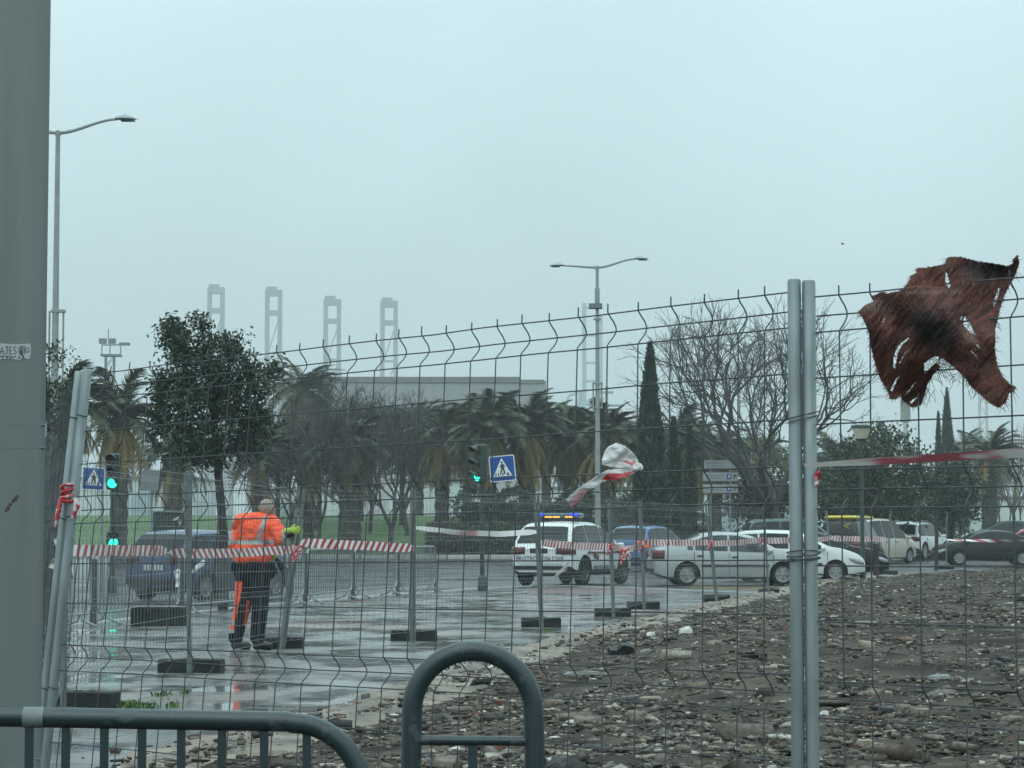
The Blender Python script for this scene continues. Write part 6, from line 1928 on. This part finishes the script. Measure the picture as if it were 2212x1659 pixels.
# light bar
lb = MB().bbox((1.35 - L2, 0, 1.865), (.34, 1.22, .135), .045).build('light_bar', M('smoky_blue_dome', (0.06, 0.10, 0.15), (0.09, 0.11, 0.13), sc=3, rough=.12), em)
BLIT = M('blue_beacon_lit', (0.02, 0.03, 0.4), sc=3, rough=.2, emit=(0.01, 0.04, 1.0), es=2.2)
ALIT = M('amber_beacon_lit', (0.5, 0.25, 0.02), sc=3, rough=.2, emit=(1.0, 0.42, 0.03), es=2.0)
for y, w_ in ((.50, .10), (-.44, .24)):
    MB().box((1.18 - L2 - .004, y, 1.888), (.012, w_, .05)).build('blue_beacon', BLIT, lb)
for y, w_ in ((.30, .20), (.07, .20), (-.24, .10), (-.37, .12)):
    MB().box((1.18 - L2 - .004, y, 1.822), (.012, w_, .035)).build('amber_beacon', ALIT, lb)
for s in (-1, 1):
    MB().bbox((1.35 - L2, s * .42, 1.765), (.2, .1, .08), .02).build('light_bar_foot', BLACKP, lb)
MB().bbox((1.0 - L2, .38, 1.74), (.12, .08, .05), .015).build('antenna_base', BLACKP, em)
# others
saloon('silver four-door saloon seen side-on behind the striped tape', xat(1578, 61), 61, R(5), SILVER, glass=GLASSP)
hatch('white hatchback with pointed headlamp, parked close behind the silver saloon', xat(1712, 65.5), 65.5, R(-4), WHITEC)
saloon('black saloon nose with bright headlamp beside the white hatchback', xat(1763, 71), 71, R(-7), BLACKC)
hb = hatch('blue people carrier with lit brake lamp behind the white emergency vehicle', xat(1404, 82), 82, R(62), BLUEC, lamp_mat=M('brake_lamp_lit', (0.5, 0.05, 0.02), sc=5, rough=.2, emit=(1.0, 0.12, 0.03), es=.7))
hb.scale = (1, 1, 1.12)
hatch('periwinkle blue hatchback behind the barriers and the man in orange', xat(462, 48.5), 48.5, R(60), PERIW)
van('dark green van roof rising behind the white hatchback', xat(1728, 86), 86, R(4), GREENC)
bv = van('black van with a yellow roof, seen from behind', xat(1838, 90), 90, R(68), BLACKC)
MB().bbox((-.35, 0, 1.94), (3.0, 1.30, .16), .07).build('yellow_roof', YELC, bv)
MB().add([(-2.10, -.50, 1.72), (-2.11, -.28, 1.62), (-2.10, -.44, 1.50), (-2.10, -.40, 1.50), (-2.11, -.20, 1.62), (-2.10, -.44, 1.72)], [(0, 1, 2, 3, 4, 5)]).build('yellow_chevron', YELC, bv)
van('cream van standing beside the black van', xat(1893, 96), 96, R(52), CREAMC)
suv('white crossover parked beyond the wet lane, seen from behind', xat(1978, 103), 103, R(60), WHITEC, roof_rails=True)
saloon('black fastback at the edge of the rubble, seen side-on', xat(2128, 93), 93, R(178), BLACKC)
hatch('red hatchback half hidden behind the black fastback', xat(2215, 101), 101, R(175), REDC)
hatch('dark hatchback roof behind the red hatchback', xat(2160, 118), 118, R(178), GREENC, base=G(25, 118))
van('distant white van between the shrubs', xat(1505, 150), 150, R(80), WHITEC, base=G(12, 150))

# ------------------------------------------------------------------ person
def blob(parts, name, mats, parent, vox=.016, smooth=3):
    bmx = bmesh.new()
    for p in parts:
        if len(p) == 2:                                  # ellipsoid: centre, radii
            m4 = Matrix.Translation(p[0]) @ Matrix.Diagonal((*p[1], 1))
            bmesh.ops.create_icosphere(bmx, subdivisions=3, radius=1.0, matrix=m4)
        else:                                             # tapered limb
            a, b, ra, rb = p
            a, b = Vector(a), Vector(b)
            n_ = max(3, int((b - a).length / (.35 * min(ra, rb))))
            for i in range(n_ + 1):
                t = i / n_
                bmesh.ops.create_icosphere(bmx, subdivisions=2, radius=lerp(ra, rb, t), matrix=Matrix.Translation(a.lerp(b, t)))
    me = bpy.data.meshes.new(name); bmx.to_mesh(me); bmx.free()
    for m in mats:
        me.materials.append(m)
    o = obj(name, me, parent)
    md = o.modifiers.new('r', 'REMESH'); md.mode = 'VOXEL'; md.voxel_size = vox
    md2 = o.modifiers.new('s', 'SMOOTH'); md2.factor = .5; md2.iterations = smooth
    bpy.context.view_layer.update()
    m2 = eval_mesh(o); o.modifiers.clear(); o.data = m2
    m2.polygons.foreach_set('use_smooth', [True] * len(m2.polygons))
    return o
YPn = 27.2
px0 = xat(548, YPn)
man = thing('person', 'man in orange high-visibility jacket and dark trousers gripping the fence with yellow gloves', 'person', (px0, YPn, 0))
def W_(px, py, dy=0.0):                                   # point on the figure
    p = at(px, py, YPn + dy)
    return Vector((p.x - px0, dy, p.z))
SKIN = M('skin', (0.42, 0.25, 0.185), (0.34, 0.19, 0.14), sc=14, rough=.5)
HAIR = M('short_grey_hair', (0.24, 0.19, 0.155), (0.36, 0.27, 0.22), sc=60, rough=.8)
ORNG = M('hi_vis_orange', (1.0, 0.100, 0.020), (0.85, 0.072, 0.016), sc=9, rough=.6, bump=.5, bsc=14)
SILV = M('reflective_band', (0.36, 0.37, 0.37), (0.28, 0.29, 0.29), sc=12, rough=.4)
NAVY = M('dark_work_trousers', (0.008, 0.010, 0.014), (0.013, 0.015, 0.019), sc=9, rough=.85, spec=.12, bump=.4, bsc=16)
BOOT = M('black_boot', (0.012, 0.012, 0.012), sc=9, rough=.45)
GLOV = M('yellow_glove', (0.42, 0.55, 0.07), (0.30, 0.42, 0.05), sc=14, rough=.6)
head = W_(578, 1100, .06); neck = W_(570, 1124, .03); chest = W_(553, 1150); belly = W_(548, 1195); hip = W_(546, 1235)
shR = W_(594, 1135, -.10); shL = W_(515, 1132, .12)
elR = W_(606, 1163, -.22); haR = W_(634, 1147, -.30)
elL = W_(520, 1185, .33); haL = W_(592, 1200, .22)
hpR, hpL = W_(562, 1240, -.07), W_(530, 1240, .08)
knR, knL = W_(562, 1315, -.10), W_(524, 1312, .05)
anR, anL = W_(556, 1385, -.06), W_(509, 1385, .10)
anR.z, anL.z = .10, .10
fd = Vector((.75, .66, 0)).normalized()
toR, toL = anR + fd * .17 - Vector((0, 0, .055)), anL + fd * .17 - Vector((0, 0, .055))
body_parts = [(head, (.088, .10, .118)), (head + Vector((.035, .03, -.055)), (.062, .065, .07)), (neck + Vector((0, 0, -.06)), head + Vector((0, 0, -.06)), .07, .062), (chest, (.19, .14, .20)), (belly, (.17, .135, .17)), (hip, (.165, .135, .13)),
              (shR, elR, .06, .048), (elR, haR, .046, .033), (shL, elL, .06, .048), (elL, haL, .046, .033), (hpR, knR, .085, .06), (knR, anR, .058, .045), (hpL, knL, .085, .06), (knL, anL, .058, .045),
              (anR, toR, .045, .038), (anL, toL, .045, .038), (head + fd * .098 + Vector((0, 0, -.012)), (.018, .018, .026)), (head + fd * .085 + Vector((0, 0, -.055)), (.03, .03, .016))]
for s in (-1, 1):
    sd = Vector((fd.y, -fd.x, 0)) * s
    body_parts.append((head + sd * .088 + Vector((0, 0, -.008)), (.014, .024, .034)))
blob(body_parts, 'body', [SKIN], man, .013, 2)
hr = blob([(head + Vector((-.012, -.008, .018)), (.094, .104, .108))], 'hair', [HAIR], man, .014, 2)
jk = blob([(chest + Vector((0, 0, .02)), (.235, .175, .22)), (belly + Vector((-.01, 0, .02)), (.225, .18, .20)), (belly + Vector((-.015, 0, -.06)), (.225, .18, .12)), (shR, elR, .092, .082), (elR, elR.lerp(haR, .30), .082, .07), (shL, elL, .092, .08), (elL, elL.lerp(haL, .55), .08, .066),
           (chest + Vector((.0, 0, .15)), (.19, .14, .10)), (neck + Vector((-.02, -.03, -.03)), (.105, .10, .07)), (W_(528, 1122, -.02), (.12, .11, .065)), (W_(512, 1128, .0), (.075, .09, .075)), (W_(588, 1122, .0), (.07, .08, .06)), (W_(505, 1172, .02), (.07, .1, .15)), (W_(590, 1170, -.06), (.06, .09, .12))],
          'jacket', [ORNG, SILV], man, .014, 2)
for v in jk.data.vertices:
    p = v.co
    d_ = .020 * mnoise.noise(p * 9.0) + .012 * mnoise.noise(p * 21.0)
    v.co = p + v.normal * d_
mi = []
for f in jk.data.polygons:
    c_ = f.center; r_ = 0
    if zat(1176, YPn) < c_.z < zat(1166, YPn) and c_.x < .26:
        r_ = 1
    if c_.z > zat(1166, YPn) and c_.z < 1.72 and abs((c_.x + .235 + .11 * (1.62 - c_.z)) - .0) < .024 and c_.y < .05:
        r_ = 1
    if c_.z > zat(1166, YPn) and c_.z < 1.60 and abs(c_.x - .10 - .35 * (c_.z - 1.40)) < .026 and c_.y < 0:
        r_ = 1
    if (c_ - elR.lerp(haR, .27)).length < .085 and c_.x > elR.lerp(haR, .16).x:
        r_ = 1
    mi.append(r_)
jk.data.polygons.foreach_set('material_index', mi)
blob([(elR.lerp(haR, .2), elR.lerp(haR, .80), .055, .05)], 'right_cuff', [NAVY], man, .014, 1)
tr = blob([(hip + Vector((0, 0, .06)), (.205, .17, .14)), (hip, (.20, .168, .15)), (hpR, knR, .128, .104), (knR, anR + Vector((0, 0, .05)), .102, .092), (hpL, knL, .128, .104), (knL, anL + Vector((0, 0, .05)), .102, .092), (W_(588, 1232, -.02), (.05, .06, .10)), (W_(508, 1225, .04), (.05, .07, .09))], 'trousers', [NAVY, ORNG, SILV], man, .014, 2)
mi = []
for f in tr.data.polygons:
    c_ = f.center; r_ = 0
    if .20 < c_.z < .82:
        t = (hip.z - c_.z) / (hip.z - .1)
        ax = lerp(hpL.x, anL.x, sstep(0, 1, t)); 
        if c_.x < ax - .012 and c_.y < .16:
            r_ = 1
            if .30 < c_.z < .36 or .20 < c_.z < .245:
                r_ = 2
        if .28 < c_.z < .60 and abs(c_.x - lerp(-.09, -.05, (c_.z - .28) / .3)) < .018 and c_.y < .1:
            r_ = 1
    mi.append(r_)
tr.data.polygons.foreach_set('material_index', mi)
blob([(W_(516, 1212, -.05), W_(514, 1206, -.06), .04, .04), (W_(513, 1195, -.1), W_(512, 1212, -.1), .035, .034)], 'jacket_tab', [ORNG], man, .014, 1)
for nm, a, b in (('right_boot', anR, toR), ('left_boot', anL, toL)):
    bt = blob([(a + Vector((0, 0, .12)), a, .068, .062), (a - Vector((0, 0, .03)), b, .058, .05), (a - Vector((0, 0, .045)), (.06, .06, .05))], nm, [BOOT], man, .013, 1)
# gloves with five fingers
def glove(nm, wrist, dirv, upv, gripc, curl):
    d = dirv.normalized(); u = (upv - d * upv.dot(d)).normalized(); s = d.cross(u)
    parts = [(wrist - d * .03, wrist + d * .02, .036, .038), (wrist + d * .055, (.042, .042, .045))]
    for k in range(4):
        off = u * (.036 - .024 * k)
        b0 = wrist + d * .085 + off
        l1 = (.036, .042, .039, .030)[k]
        b1 = b0 + d * l1 + s * curl * .010
        b2 = b1 + (d * .25 + s * curl).normalized() * l1 * .8
        b3 = b2 + (d * -.6 + s * curl * .8).normalized() * l1 * .6
        parts += [(b0 - d * .02, b1, .0125, .0115), (b1, b2, .0115, .0105), (b2, b3, .0105, .0095)]
    t0 = wrist + d * .035 + u * .036
    t1 = t0 + (d * .6 + u * .6 + s * curl * .4).normalized() * .04
    t2 = t1 + (d * .8 + s * curl * .8).normalized() * .034
    parts += [(t0, t1, .0145, .0125), (t1, t2, .0125, .0105)]
    return blob(parts, nm, [GLOV], man, .0065, 1)
glove('right_glove', haR - Vector((.06, 0, 0)), Vector((1, .15, .05)), Vector((0, -.2, 1)), None, -1)
glove('left_glove', haL - Vector((.07, 0, -.03)), Vector((.8, -.3, -.5)), Vector((.3, .2, 1)), None, 1)
# dark hand tool hanging from the lower glove
tl_ = thing('hand_tool', 'black tool with pale tip held low by the man in orange', 'tool', Vector((px0, YPn, 0)) + W_(604, 1222, .16))
MB().tube([(-.05, 0, .10), (.0, 0, .03), (.035, 0, -.03), (.03, 0, -.07)], [.02, .035, .045, .03], n=8).build('handle', BLACKP, tl_, True)
MB().tube([(.02, 0, -.06), (-.02, 0, -.16), (-.09, 0, -.24)], [.014, .012, .008], n=6).build('tip', GALV, tl_, True)

# ------------------------------------------------------------------ rain haze
hz = MB().box((0, 690, 66.5), (1330, 1480, 137)).build('haze', None)
hz.data.materials.clear()
hm = bpy.data.materials.new('haze_air'); hm.use_nodes = True
hn, hl = hm.node_tree.nodes, hm.node_tree.links
hn.clear()
ho = hn.new("ShaderNodeOutputMaterial"); hv = hn.new("ShaderNodeVolumePrincipled")
hv.inputs['Color'].default_value = (0.95, 0.98, 0.985, 1)
hv.inputs['Density'].default_value = HAZE
hv.inputs['Anisotropy'].default_value = 0.2
hl.new(hv.outputs[0], ho.inputs['Volume'])
hz.data.materials.append(hm)
stuff(hz, 'grey rain haze filling the air over the port', 'haze')
hz.display_type = 'WIRE'
